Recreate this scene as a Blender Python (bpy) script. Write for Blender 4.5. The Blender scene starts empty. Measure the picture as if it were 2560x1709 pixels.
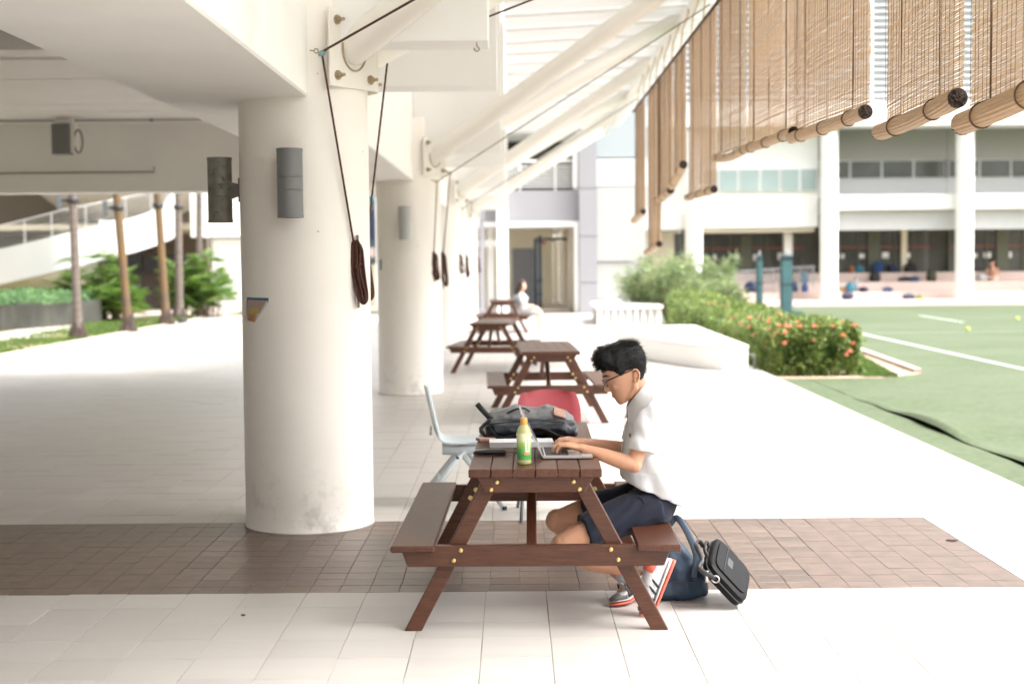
import bpy, bmesh, math, random
from mathutils import Vector, Matrix, noise as mnoise
rng = random.Random(11)
R = math.radians
D = bpy.data
scene = bpy.context.scene
COL = scene.collection

# ------------------------------------------------------------------ camera
cam_d = D.cameras.new("camera"); cam = D.objects.new("camera", cam_d); COL.objects.link(cam)
cam_d.sensor_width = 36.0; cam_d.lens = 3600.0 / 2560.0 * 36.0
cam_d.clip_start = 0.05; cam_d.clip_end = 900.0
cam_d.dof.use_dof = True; cam_d.dof.focus_distance = 7.3; cam_d.dof.aperture_fstop = 1.9
CAM_PITCH = math.atan(204.0 / 3600.0)
cam.matrix_world = (Matrix.Translation((0, 0, 1.66)) @ Matrix.Rotation(R(0.09), 4, 'Z')
                    @ Matrix.Rotation(R(90) - CAM_PITCH, 4, 'X') @ Matrix.Rotation(R(-0.5), 4, 'Z'))
scene.camera = cam

# ------------------------------------------------------------------ light: bright overcast day
SUN_EL, SUN_AZ = R(52), R(108)          # azimuth clockwise from +Y
world = D.worlds.new("World"); scene.world = world; world.use_nodes = True
wn = world.node_tree.nodes; wl = world.node_tree.links
sky = wn.new("ShaderNodeTexSky"); sky.sky_type = 'NISHITA'; sky.sun_disc = False
sky.sun_elevation = SUN_EL; sky.sun_rotation = SUN_AZ
sky.dust_density = 6.0; sky.air_density = 1.0; sky.ozone_density = 1.0
hsv = wn.new("ShaderNodeHueSaturation"); hsv.inputs['Saturation'].default_value = 0.12
wl.new(sky.outputs[0], hsv.inputs['Color']); wl.new(hsv.outputs[0], wn['Background'].inputs['Color'])
wn['Background'].inputs['Strength'].default_value = 0.125
sun_d = D.lights.new("sun", 'SUN'); sun = D.objects.new("sun", sun_d); COL.objects.link(sun)
sun_d.energy = 0.65; sun_d.angle = R(22); sun_d.color = (1.0, 0.965, 0.92)
sv = Vector((math.sin(SUN_AZ) * math.cos(SUN_EL), math.cos(SUN_AZ) * math.cos(SUN_EL), math.sin(SUN_EL)))
sun.rotation_euler = sv.to_track_quat('Z', 'Y').to_euler(); sun.location = (20, -10, 40)
vs = scene.view_settings
vs.view_transform = 'Standard'; vs.look = 'None'; vs.gamma = 1.0; vs.use_curve_mapping = False
vs.exposure = 2.38
scene.render.engine = 'CYCLES'
cy = scene.cycles
cy.use_denoising = True
cy.max_bounces = 8; cy.diffuse_bounces = 5; cy.glossy_bounces = 3; cy.transmission_bounces = 6; cy.transparent_max_bounces = 8
cy.caustics_reflective = False; cy.caustics_refractive = False

# ------------------------------------------------------------------ materials
def M(name, col, rough=0.6, var=0.0, vs_=6.0, bump=0.0, bs=60.0, metal=0.0, spec=0.5, trl=0.0, rnd=0.0,
      stretch=(1, 1, 1), col2=None, stain=None, stain_s=2.0, stain_lo=0.55, stain_hi=0.75, coat=0.0, sheen=0.0, sss=0.0, alpha=1.0, rvar=0.0):
    m = D.materials.new(name); m.use_nodes = True
    nt = m.node_tree; n = nt.nodes; l = nt.links
    b = n['Principled BSDF']; out = n['Material Output']
    b.inputs['Roughness'].default_value = rough; b.inputs['Metallic'].default_value = metal
    b.inputs['Specular IOR Level'].default_value = spec; b.inputs['Coat Weight'].default_value = coat
    b.inputs['Sheen Weight'].default_value = sheen
    b.inputs['Alpha'].default_value = alpha
    c = (*col, 1.0); b.inputs['Base Color'].default_value = c
    if sss: b.inputs['Subsurface Weight'].default_value = sss; b.inputs['Subsurface Radius'].default_value = (0.02, 0.008, 0.004); b.inputs['Subsurface Scale'].default_value = 0.5
    sock = None
    tc = n.new('ShaderNodeTexCoord'); mp = n.new('ShaderNodeMapping'); mp.inputs['Scale'].default_value = stretch
    l.new(tc.outputs['Object'], mp.inputs['Vector'])
    if var or col2:
        nz = n.new('ShaderNodeTexNoise'); nz.inputs['Scale'].default_value = vs_; nz.inputs['Detail'].default_value = 6; nz.inputs['Roughness'].default_value = 0.6
        l.new(mp.outputs[0], nz.inputs['Vector'])
        mx = n.new('ShaderNodeMix'); mx.data_type = 'RGBA'
        rp = n.new('ShaderNodeMapRange'); rp.inputs['From Min'].default_value = 0.3; rp.inputs['From Max'].default_value = 0.7
        l.new(nz.outputs[0], rp.inputs[0]); l.new(rp.outputs[0], mx.inputs[0])
        c2 = col2 if col2 else tuple(min(1, x * (1 + var)) for x in col)
        c1 = col if col2 else tuple(x * (1 - var) for x in col)
        mx.inputs[6].default_value = (*c1, 1); mx.inputs[7].default_value = (*c2, 1)
        sock = mx.outputs[2]
        if rvar:
            rr = n.new('ShaderNodeMapRange'); rr.inputs['To Min'].default_value = max(0.02, rough - rvar); rr.inputs['To Max'].default_value = min(1, rough + rvar)
            l.new(rp.outputs[0], rr.inputs[0]); l.new(rr.outputs[0], b.inputs['Roughness'])
    if stain:
        nz = n.new('ShaderNodeTexNoise'); nz.inputs['Scale'].default_value = stain_s; nz.inputs['Detail'].default_value = 8; nz.inputs['Roughness'].default_value = 0.65
        l.new(tc.outputs['Object'], nz.inputs['Vector'])
        rp = n.new('ShaderNodeMapRange'); rp.inputs['From Min'].default_value = stain_lo; rp.inputs['From Max'].default_value = stain_hi
        l.new(nz.outputs[0], rp.inputs[0])
        mx = n.new('ShaderNodeMix'); mx.data_type = 'RGBA'; l.new(rp.outputs[0], mx.inputs[0])
        if sock: l.new(sock, mx.inputs[6])
        else: mx.inputs[6].default_value = c
        mx.inputs[7].default_value = (*stain, 1); sock = mx.outputs[2]
    if rnd:
        oi = n.new('ShaderNodeObjectInfo'); rp = n.new('ShaderNodeMapRange')
        rp.inputs['To Min'].default_value = 1 - rnd; rp.inputs['To Max'].default_value = 1 + rnd
        l.new(oi.outputs['Random'], rp.inputs[0])
        hs = n.new('ShaderNodeHueSaturation'); l.new(rp.outputs[0], hs.inputs['Value'])
        if sock: l.new(sock, hs.inputs['Color'])
        else: hs.inputs['Color'].default_value = c
        sock = hs.outputs[0]
    if sock: l.new(sock, b.inputs['Base Color'])
    if bump:
        nz = n.new('ShaderNodeTexNoise'); nz.inputs['Scale'].default_value = bs; nz.inputs['Detail'].default_value = 5
        l.new(mp.outputs[0], nz.inputs['Vector'])
        bp = n.new('ShaderNodeBump'); bp.inputs['Strength'].default_value = bump; bp.inputs['Distance'].default_value = 0.01
        l.new(nz.outputs[0], bp.inputs['Height']); l.new(bp.outputs[0], b.inputs['Normal'])
    if trl:
        t = n.new('ShaderNodeBsdfTranslucent'); ms = n.new('ShaderNodeMixShader'); ms.inputs[0].default_value = trl
        if sock: l.new(sock, t.inputs['Color'])
        else: t.inputs['Color'].default_value = c
        l.new(b.outputs[0], ms.inputs[1]); l.new(t.outputs[0], ms.inputs[2]); l.new(ms.outputs[0], out.inputs['Surface'])
    return m

m_conc   = M("painted_concrete", (0.86, 0.845, 0.815), 0.7, var=0.03, vs_=1.5, bump=0.08, bs=25, stain=(0.60, 0.53, 0.43), stain_s=1.1, stain_lo=0.62, stain_hi=0.95)
m_column = M("column_paint", (0.86, 0.825, 0.765), 0.55, var=0.025, vs_=2.0, bump=0.10, bs=14, stain=(0.52, 0.45, 0.36), stain_s=3.0, stain_lo=0.68, stain_hi=0.95)
m_white  = M("white_paint", (0.83, 0.82, 0.80), 0.6, var=0.02, vs_=1.0, bump=0.03, bs=20)
m_ceil   = M("ceiling_paint", (0.86, 0.835, 0.80), 0.75, var=0.04, vs_=1.0, bump=0.04, bs=30)
m_steel  = M("cream_steel", (0.80, 0.77, 0.71), 0.4, var=0.03, vs_=3, stain=(0.5, 0.40, 0.24), stain_s=4, stain_lo=0.66, stain_hi=0.95)
m_roof   = M("roof_sheet", (0.80, 0.80, 0.80), 0.5, trl=0.24)
m_tile   = M("floor_tile", (0.46, 0.432, 0.405), 0.42, var=0.06, vs_=3.5, rnd=0.055, bump=0.05, bs=12, stretch=(0.6, 3, 1), stain=(0.35, 0.315, 0.28), stain_s=5, stain_lo=0.64, stain_hi=0.95, rvar=0.08)
m_tile2  = M("floor_tile_field", (0.46, 0.432, 0.405), 0.42, var=0.07, vs_=1.2, stain=(0.38, 0.34, 0.30), stain_s=0.8, stain_lo=0.6, stain_hi=0.95, rvar=0.08)
m_grout  = M("grout", (0.26, 0.23, 0.20), 0.9, var=0.2, vs_=9)
m_paver  = M("brown_paver", (0.118, 0.078, 0.058), 0.36, spec=0.8, var=0.30, vs_=9, rnd=0.26, bump=0.35, bs=120, stain=(0.085, 0.060, 0.048), stain_s=6, stain_lo=0.58, stain_hi=0.85)
m_wood   = M("stained_timber", (0.050, 0.0155, 0.008), 0.38, spec=0.45, col2=(0.102, 0.036, 0.017), vs_=9, stretch=(0.9, 9, 9), rnd=0.14, bump=0.02, bs=22, stain=(0.045, 0.022, 0.017), stain_s=2.5, stain_lo=0.6, stain_hi=0.85, rvar=0.03)
m_brass  = M("brass_bolt", (0.72, 0.53, 0.22), 0.32, metal=0.9)
m_rust   = M("rusty_steel", (0.42, 0.33, 0.22), 0.6, var=0.3, vs_=20, metal=0.4)
m_grey   = M("grey_lamp_paint", (0.17, 0.172, 0.172), 0.5, var=0.04, vs_=8)
m_greyw  = M("weathered_grey_metal", (0.19, 0.18, 0.15), 0.55, var=0.25, vs_=14, stain=(0.07, 0.06, 0.045), stain_s=16, stain_lo=0.55, stain_hi=0.72)
m_black  = M("black_plastic", (0.016, 0.016, 0.018), 0.45, var=0.2, vs_=20)
m_rope   = M("brown_rope", (0.085, 0.034, 0.022), 0.85, var=0.35, vs_=60, bump=0.4, bs=200)
m_bamboo = M("bamboo_slat", (0.50, 0.39, 0.285), 0.6, col2=(0.70, 0.59, 0.475), vs_=7, stretch=(1, 0.5, 30), trl=0.58, rnd=0.06)
m_broll  = M("bamboo_roll", (0.33, 0.195, 0.088), 0.5, col2=(0.50, 0.315, 0.155), vs_=9, stretch=(20, 0.6, 20), rnd=0.05)
m_thread = M("blind_thread", (0.12, 0.07, 0.042), 0.9)
m_rollend= M("blind_roll_end", (0.035, 0.02, 0.014), 0.95, var=0.6, vs_=80, bump=0.6, bs=150)
m_turf   = M("artificial_turf", (0.070, 0.096, 0.044), 0.9, var=0.34, vs_=16, bump=0.5, bs=220, stain=(0.104, 0.126, 0.074), stain_s=0.35, stain_lo=0.40, stain_hi=0.75)
m_line   = M("field_line_paint", (0.55, 0.58, 0.54), 0.8, var=0.08, vs_=4)
m_soil   = M("soil", (0.15, 0.10, 0.065), 0.95, var=0.3, vs_=4, bump=0.5, bs=30)
m_ground = M("ground_earth", (0.24, 0.22, 0.17), 0.95, var=0.2, vs_=0.4)
m_grass  = M("lawn_blade", (0.10, 0.17, 0.035), 0.8, var=0.4, vs_=2.5, trl=0.3)
m_lawn   = M("lawn_soil", (0.15, 0.17, 0.06), 0.95, col2=(0.27, 0.19, 0.10), vs_=0.9)
m_path   = M("pink_concrete_path", (0.55, 0.47, 0.41), 0.85, var=0.06, vs_=1.2, bump=0.1, bs=40)
m_skin   = M("skin", (0.54, 0.295, 0.180), 0.46, col2=(0.60, 0.315, 0.205), vs_=18, sss=0.25, bump=0.04, bs=160, spec=0.4)
m_lip    = M("lip_skin", (0.48, 0.22, 0.165), 0.45)
m_hair   = M("black_hair", (0.0035, 0.003, 0.0035), 0.55, var=0.4, vs_=30, spec=0.3)
m_shirt  = M("white_cotton", (0.71, 0.71, 0.725), 0.85, var=0.02, vs_=8, bump=0.08, bs=260, trl=0.12, sheen=0.2)
m_navy   = M("navy_cotton", (0.005, 0.0075, 0.020), 0.9, var=0.3, vs_=9, bump=0.15, bs=220, sheen=0.05)
m_sock   = M("grey_white_sock", (0.62, 0.62, 0.64), 0.9, bump=0.3, bs=240)

def add_grime(m, col=(0.10, 0.085, 0.055)):
    """mould at the foot of the shaft and a few dark specks"""
    nt = m.node_tree; n = nt.nodes; l = nt.links; b = n['Principled BSDF']; src = b.inputs['Base Color'].links[0].from_socket
    tc = n.new('ShaderNodeTexCoord'); sx = n.new('ShaderNodeSeparateXYZ'); l.new(tc.outputs['Object'], sx.inputs[0])
    mr = n.new('ShaderNodeMapRange'); mr.inputs['From Min'].default_value = 0.55; mr.inputs['From Max'].default_value = 0.0; l.new(sx.outputs[2], mr.inputs[0])
    nz = n.new('ShaderNodeTexNoise'); nz.inputs['Scale'].default_value = 7; nz.inputs['Detail'].default_value = 9; nz.inputs['Roughness'].default_value = 0.7; l.new(tc.outputs['Object'], nz.inputs['Vector'])
    r2 = n.new('ShaderNodeMapRange'); r2.inputs['From Min'].default_value = 0.5; r2.inputs['From Max'].default_value = 0.85; r2.inputs['To Max'].default_value = 0.75; l.new(nz.outputs[0], r2.inputs[0])
    mu = n.new('ShaderNodeMath'); mu.operation = 'MULTIPLY'; l.new(mr.outputs[0], mu.inputs[0]); l.new(r2.outputs[0], mu.inputs[1])
    mx = n.new('ShaderNodeMix'); mx.data_type = 'RGBA'; l.new(mu.outputs[0], mx.inputs[0]); l.new(src, mx.inputs[6]); mx.inputs[7].default_value = (*col, 1)
    vo = n.new('ShaderNodeTexVoronoi'); vo.inputs['Scale'].default_value = 4.5; l.new(tc.outputs['Object'], vo.inputs['Vector'])
    lt = n.new('ShaderNodeMath'); lt.operation = 'LESS_THAN'; lt.inputs[1].default_value = 0.028; l.new(vo.outputs['Distance'], lt.inputs[0])
    m2 = n.new('ShaderNodeMix'); m2.data_type = 'RGBA'; m2.inputs[7].default_value = (0.22, 0.18, 0.14, 1); l.new(mx.outputs[2], m2.inputs[6])
    h = n.new('ShaderNodeMath'); h.operation = 'MULTIPLY'; h.inputs[1].default_value = 0.55; l.new(lt.outputs[0], h.inputs[0]); l.new(h.outputs[0], m2.inputs[0])
    l.new(m2.outputs[2], b.inputs['Base Color'])
add_grime(m_column)
# ------------------------------------------------------------------ helpers
def link(o, parent=None):
    COL.objects.link(o)
    if parent is not None: o.parent = parent
    return o
def tag(o, label=None, cat=None, group=None, kind=None):
    if label: o["label"] = label
    if cat: o["category"] = cat
    if group: o["group"] = group
    if kind: o["kind"] = kind
    return o
def empty(name, loc=(0, 0, 0), rz=0.0, label=None, cat=None, group=None):
    o = D.objects.new(name, None); o.location = loc; o.rotation_euler = (0, 0, rz); o.empty_display_size = 0.1
    link(o); return tag(o, label, cat, group)
def copy_tree(o, parent=None):
    c = o.copy(); COL.objects.link(c)
    if parent is not None: c.parent = parent
    for ch in list(o.children): copy_tree(ch, c)
    return c

class MB:
    def __init__(s): s.v = []; s.f = []
    def add(s, vs, fs):
        o = len(s.v); s.v += [tuple(v) for v in vs]; s.f += [tuple(i + o for i in f) for f in fs]; return s
    def box(s, x0, x1, y0, y1, z0, z1):
        return s.add([(x0,y0,z0),(x1,y0,z0),(x1,y1,z0),(x0,y1,z0),(x0,y0,z1),(x1,y0,z1),(x1,y1,z1),(x0,y1,z1)],
                     [(0,3,2,1),(4,5,6,7),(0,1,5,4),(1,2,6,5),(2,3,7,6),(3,0,4,7)])
    def obox(s, c, ax, ay, az):
        c = Vector(c); ax = Vector(ax); ay = Vector(ay); az = Vector(az)
        p = [c + i*ax + j*ay + k*az for k in (-1, 1) for (i, j) in ((-1,-1),(1,-1),(1,1),(-1,1))]
        return s.add(p, [(0,3,2,1),(4,5,6,7),(0,1,5,4),(1,2,6,5),(2,3,7,6),(3,0,4,7)])
    def prism(s, poly, axis, a, b):
        n = len(poly)
        def P(q, t): return (t, q[0], q[1]) if axis == 0 else ((q[0], t, q[1]) if axis == 1 else (q[0], q[1], t))
        vs = [P(q, a) for q in poly] + [P(q, b) for q in poly]
        fs = [tuple(range(n))[::-1], tuple(range(n, 2*n))] + [(i, (i+1) % n, n + (i+1) % n, n + i) for i in range(n)]
        return s.add(vs, fs)
    def rings(s, rings, caps=True, closed=False):
        n = len(rings[0]); vs = [p for r in rings for p in r]; fs = []; m = len(rings)
        for i in range(m if closed else m - 1):
            a = i*n; b = ((i+1) % m)*n
            for j in range(n): fs.append((a+j, a+(j+1) % n, b+(j+1) % n, b+j))
        if caps and not closed: fs += [tuple(range(n))[::-1], tuple(range((m-1)*n, m*n))]
        return s.add(vs, fs)
    def tube(s, pts, rad, n=10, ref=None, flat=1.0, caps=True, closed=False):
        pts = [Vector(p) for p in pts]; k = len(pts)
        if not isinstance(rad, (list, tuple)): rad = [rad]*k
        up = Vector(ref) if ref else None; rs = []
        for i, p in enumerate(pts):
            if closed: t = pts[(i+1) % k] - pts[i-1]
            else: t = pts[min(i+1, k-1)] - pts[max(i-1, 0)]
            t.normalize()
            if up is None:
                up = Vector((0, 0, 1)) if abs(t.z) < 0.9 else Vector((1, 0, 0))
            a = up - t*up.dot(t)
            if a.length < 1e-4: a = t.orthogonal()
            a.normalize(); b = t.cross(a); up = a if ref is None else Vector(ref)
            r = rad[i]; rx, ry = r if isinstance(r, (tuple, list)) else (r, r*flat)
            rs.append([p + a*(rx*math.cos(2*math.pi*j/n)) + b*(ry*math.sin(2*math.pi*j/n)) for j in range(n)])
        return s.rings(rs, caps, closed)
    def lathe(s, prof, c=(0, 0, 0), n=24, caps=True):
        return s.rings([[(c[0]+r*math.cos(2*math.pi*j/n), c[1]+r*math.sin(2*math.pi*j/n), c[2]+z) for j in range(n)] for r, z in prof], caps)
    def ball(s, c, r, n=12, m=8, rot=None):
        rx, ry, rz = r if isinstance(r, (tuple, list)) else (r, r, r); c = Vector(c); rs = []
        for i in range(m+1):
            t = math.pi*(i/m); t = min(max(t, 0.12), math.pi-0.12)
            ring = []
            for j in range(n):
                q = Vector((rx*math.sin(t)*math.cos(2*math.pi*j/n), ry*math.sin(t)*math.sin(2*math.pi*j/n), -rz*math.cos(t)))
                ring.append(c + (rot @ q if rot else q))
            rs.append(ring)
        return s.rings(rs)
    def mesh(s, name):
        me = D.meshes.new(name); me.from_pydata(s.v, [], s.f); me.validate(); return me
    def build(s, name, mat, parent=None, smooth=False, bevel=0.0, bseg=1, loc=None, rot=None, auto=None):
        me = s.mesh(name)
        bm = bmesh.new(); bm.from_mesh(me)
        bmesh.ops.recalc_face_normals(bm, faces=bm.faces)
        if bevel > 0:
            bmesh.ops.bevel(bm, geom=[e for e in bm.edges if e.is_manifold and e.calc_face_angle(0) > 0.5], offset=bevel, segments=bseg, affect='EDGES', clamp_overlap=True)
        if auto is not None:
            for e in bm.edges: e.smooth = e.calc_face_angle(0) < R(auto)
        bm.to_mesh(me); bm.free()
        if smooth or auto is not None:
            for p in me.polygons: p.use_smooth = True
        me.materials.append(mat)
        o = D.objects.new(name, me)
        if loc: o.location = loc
        if rot: o.rotation_euler = rot
        return link(o, parent)

def remesh_obj(mb, name, mat, parent, voxel, smooth=6, disp=None, fac=0.5):
    """one continuous surface from overlapping closed pieces"""
    o = mb.build(name, mat, None)
    md = o.modifiers.new("r", 'REMESH'); md.mode = 'VOXEL'; md.voxel_size = voxel; md.use_smooth_shade = True
    if smooth:
        sm = o.modifiers.new("s", 'SMOOTH'); sm.iterations = smooth; sm.factor = fac
    dg = bpy.context.evaluated_depsgraph_get(); dg.update()
    me = D.meshes.new_from_object(o.evaluated_get(dg))
    o.modifiers.clear(); old = o.data; o.data = me; D.meshes.remove(old)
    if not me.materials: me.materials.append(mat)
    if disp:
        nrm = [v.normal.copy() for v in me.vertices]
        for v, nn in zip(me.vertices, nrm): v.co += nn*disp(v.co, nn)
    for p in me.polygons: p.use_smooth = True
    o.parent = parent
    return o

def bez(p, n=12):
    """Catmull-Rom through the points"""
    p = [Vector(q) for q in p]; out = []
    q = [p[0]*2 - p[1]] + p + [p[-1]*2 - p[-2]]
    for i in range(1, len(q)-2):
        for k in range(n):
            t = k/n; a, b, c, d = q[i-1], q[i], q[i+1], q[i+2]
            out.append(0.5*((2*b) + (c-a)*t + (2*a-5*b+4*c-d)*t*t + (3*b-a-3*c+d)*t**3))
    out.append(p[-1]); return out
# ------------------------------------------------------------------ ground and floor
g = MB().box(-300, 300, -150, 500, -0.60, -0.30).build("ground", m_ground); tag(g, kind="structure")
XE = 3.66                                    # outer edge of the paved walkway
TS = 0.300; TY0 = 7.165; TX0 = -1.352        # tile module, front edge of the brown band, a joint line
BAND0, BAND1, BANDX = 7.165, 9.14, 2.60
fl = MB().box(-9.45, XE, -8, 46.0, -0.30, -0.0045).build("floor", m_grout); tag(fl, kind="structure")

def joined(boxes, name, mat, parent):
    mb = MB()
    for b in boxes: mb.box(*b)
    o = mb.build(name, mat, parent); o["kind"] = "stuff"; return o
# nearest light tiles: one object each
tile_me = MB().box(-TS/2+0.0014, TS/2-0.0014, -TS/2+0.0014, TS/2-0.0014, -0.03, 0)
t0 = tile_me.build("tile", m_tile, fl, bevel=0.001)
cells = []
for i in range(-9, 14):
    for j in range(0, 8):
        cells.append((TX0 + (i+0.5)*TS, TY0 - (j+0.5)*TS))
cells2 = []
for i in range(-12, 14):
    for j in range(0, 6):
        x = TX0 + (i+0.5)*TS
        cells2.append((x, BAND1 + (j+0.5)*TS))
cells = [c for c in cells if abs(c[0]) < c[1]*0.365 + 0.3 and c[0] < XE-TS/2]
cells2 = [c for c in cells2 if abs(c[0]) < c[1]*0.365 + 0.3]
first = True
for (x, y) in (cells + cells2)[:300]:
    o = t0 if first else t0.copy()
    if not first: COL.objects.link(o)
    first = False
    o.location = (x + rng.uniform(-.0008, .0008), y, rng.uniform(-0.0012, 0.0008)); o.rotation_euler = (rng.uniform(-.003, .003), rng.uniform(-.003, .003), rng.uniform(-.002, .002))
done = set((round(x, 3), round(y, 3)) for x, y in (cells + cells2)[:300])
rest = []
i0 = math.ceil((-9.45 - TX0)/TS)
for i in range(i0, 17):
    x = TX0 + (i+0.5)*TS
    xa, xb = x - TS/2 + 0.002, min(x + TS/2 - 0.002, XE)
    if xa > XE - 0.02: continue
    ylist = [TY0 - (j+0.5)*TS for j in range(0, 40)] + [BAND1 + (j+0.5)*TS for j in range(0, 120)]
    for y in ylist:
        if (round(x, 3), round(y, 3)) in done: continue
        z = rng.uniform(-0.0012, 0.0005)
        rest.append((xa, xb, y - TS/2 + 0.002, y + TS/2 - 0.002, -0.03, z))
    if x > BANDX:                              # light border beside the brown band
        yy = BAND0
        while yy < BAND1 - 0.05:
            rest.append((max(xa, BANDX+0.003), xb, yy+0.002, min(yy + TS, BAND1) - 0.002, -0.03, 0)); yy += TS
joined(rest, "far_tiles", m_tile2, fl)
# brown pavers
PS = 0.1519
p0 = MB().box(-PS/2+0.0013, PS/2-0.0013, -PS/2+0.0013, PS/2-0.0013, -0.03, 0).build("paver", m_paver, fl, bevel=0.002)
pcs = []
for r in range(13):
    y = BAND0 + (r+0.5)*PS
    off = rng.uniform(-0.004, 0.004)
    for c in range(-38, 30):
        x = BANDX - PS/2 - 0.002 + (c-29)*PS + off*0.6
        if x > BANDX - PS/2 + 0.02: continue
        pcs.append((x, y))
pcs.sort(key=lambda c: abs(c[0] + 0.1)/c[1])
prest = []; first = True
for k, (x, y) in enumerate(pcs):
    z = rng.uniform(-0.0007, 0.0004)
    if k < 296:
        o = p0 if first else p0.copy()
        if not first: COL.objects.link(o)
        first = False
        o.location = (x + rng.uniform(-.0012, .0012), y, z); o.rotation_euler = (rng.uniform(-.003, .003), rng.uniform(-.003, .003), rng.uniform(-.004, .004))
    else: prest.append((x-PS/2+0.0013, x+PS/2-0.0013, y-PS/2+0.0013, y+PS/2-0.0013, -0.03, z))
joined(prest, "far_pavers", m_paver, fl)
# dark spots on the floor: a leaf scrap here and there
def leaf_scrap(x, y, s, lab):
    mb = MB(); n = 8; ring = []
    for k in range(n):
        a = 2*math.pi*k/n; ring.append((s*math.cos(a)*rng.uniform(.7, 1.1), 0.6*s*math.sin(a)*rng.uniform(.7, 1.1)))
    mb.prism(ring, 2, 0.002, 0.006)
    o = mb.build("fallen_leaf", M("dry_leaf", (0.05, 0.025, 0.02), 0.9), loc=(x, y, 0.001)); tag(o, lab, "leaf")
leaf_scrap(-1.287, 6.70, 0.012, "tiny dark dry leaf on the pale tiles left of the picnic table")
leaf_scrap(2.55, 8.35, 0.035, "dark scrap lying on the pale tiles beyond the end of the brown band")

# ------------------------------------------------------------------ sports field
SEAM = 4.27
def hump(y, c, w): return max(0.0, 1 - ((y-c)/w)**2)**2
def turf_h(x, y):
    d = x - SEAM
    if d < 0: return -0.10 + 0.012*math.exp(-(d/0.12)**2)*mnoise.noise(Vector((y*1.2, 0, 5)))
    A = 0.052*hump(y, 15.05, 1.6) + 0.032*hump(y, 11.4, 1.6) + 0.014 + 0.012*mnoise.noise(Vector((y*0.8, 2, 1)))
    A *= max(0.0, min(1.0, (18.2-y)/1.0, (y-5.0)/1.0))
    return -0.10 + A*(0.75 + 0.75*math.sin(min(d/0.16, 1)*math.pi))*math.exp(-(d/0.34)**2)
ys = [-20, 0, 4] + [5 + 0.12*k for k in range(0, 115)] + [20, 24, 30, 40, 52.3]
tf = MB()
for xs in ([XE, 3.9, 4.05, 4.15, 4.20, 4.235, SEAM-0.004], [SEAM + 0.03*k for k in range(0, 30)] + [5.3, 6, 8, 12, 20, 40, 80]):
    nx = len(xs)
    tf.add([(x + (0.012*math.sin(y*1.7) + 0.01*math.sin(y*4.1) if abs(x-SEAM) < 0.05 and x >= SEAM else 0), y, turf_h(x, y)) for y in ys for x in xs], [(j*nx+i, j*nx+i+1, (j+1)*nx+i+1, (j+1)*nx+i) for j in range(len(ys)-1) for i in range(nx-1)])
turf = tf.build("sports_field", m_turf, smooth=True); tag(turf, kind="structure")
tb = MB().box(XE+0.001, 6, -20, 46, -0.29, -0.17).build("turf_underlay", M("dark_underlay", (0.025, 0.045, 0.025), 0.95), turf)
fe = MB().box(XE-0.02, XE+0.14, -8, 46, -0.28, -0.094).build("drain_kerb", M("green_grey_kerb", (0.22, 0.27, 0.22), 0.9, var=0.1), turf)
lines = [((8.0, 33.4), (7.84, 12.0), 0.09), ((12.15, 43.2), (12.0, 38.4), 0.09), ((8.0, 33.4), (26, 33.6), 0.05)]
for (a, b, w) in lines:
    a = Vector((*a, 0)); b = Vector((*b, 0)); t = (b-a).normalized(); s = Vector((-t.y, t.x, 0))*w/2
    mb = MB().add([a-s, a+s, b+s, b-s], [(0, 1, 2, 3)])
    o = mb.build("field_line", m_line, turf); o.location.z = -0.094
m_ball = M("tennis_ball", (0.55, 0.62, 0.10), 0.8)
for (x, y, lab) in ((10.72, 34.0, "yellow green ball lying on the turf near the white line"), (13.81, 39.5, "yellow green ball lying farther out towards the terrace steps")):
    o = MB().ball((0, 0, 0.045), 0.05).build("ball", m_ball, smooth=True, loc=(x, y, -0.10)); tag(o, lab, "ball")
    MB().tube([(0.0512*math.cos(a), 0.0512*math.sin(a)*0.8, 0.045+0.022*math.sin(2*a)) for a in [k*math.pi/10 for k in range(20)]], 0.003, 5, closed=True).build("seam", m_line, o)

# ------------------------------------------------------------------ columns
CX0, CR = -1.31, 0.403
COLY = [9.10 + 9.05*k for k in range(4)]
nd = Vector((0.83, -0.55, 0)).normalized(); nu = Vector((0.83, 0.55, 0)).normalized()
col_labels = ["stout round cream column standing on the brown paver band with a torn sticker",
              "round cream column beside the unoccupied picnic table with no torn sticker",
              "round white column, third along the walkway from the torn sticker",
              "round white column at the far end of the row near the seated girl's table"]
def column(k, y):
    root = empty("column", (CX0, y, 0), 0, col_labels[k], "column", "round columns along the walkway")
    prof = [(CR+0.004, 0.0), (CR+0.004, 0.012), (CR, 0.02)] + [(CR, 0.02 + 3.4*i/24) for i in range(1, 25)]
    MB().lathe(prof, n=72).build("shaft", m_column, root, auto=50)
    MB().lathe([(CR+0.012, -0.004), (CR+0.010, 0.004), (CR+0.003, 0.008)], n=72).build("base_seal", m_grout, root, smooth=True)
    return root
cols = [column(k, y) for k, y in enumerate(COLY)]

# ------------------------------------------------------------------ near building: beams and ceiling
bld = empty("covered_walkway_building", (0, 0, 0), 0, "cream concrete frame of beams and ceiling carried on the round columns", "building")
BX0, BX1, SO = -2.17, -1.225, 2.65
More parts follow.
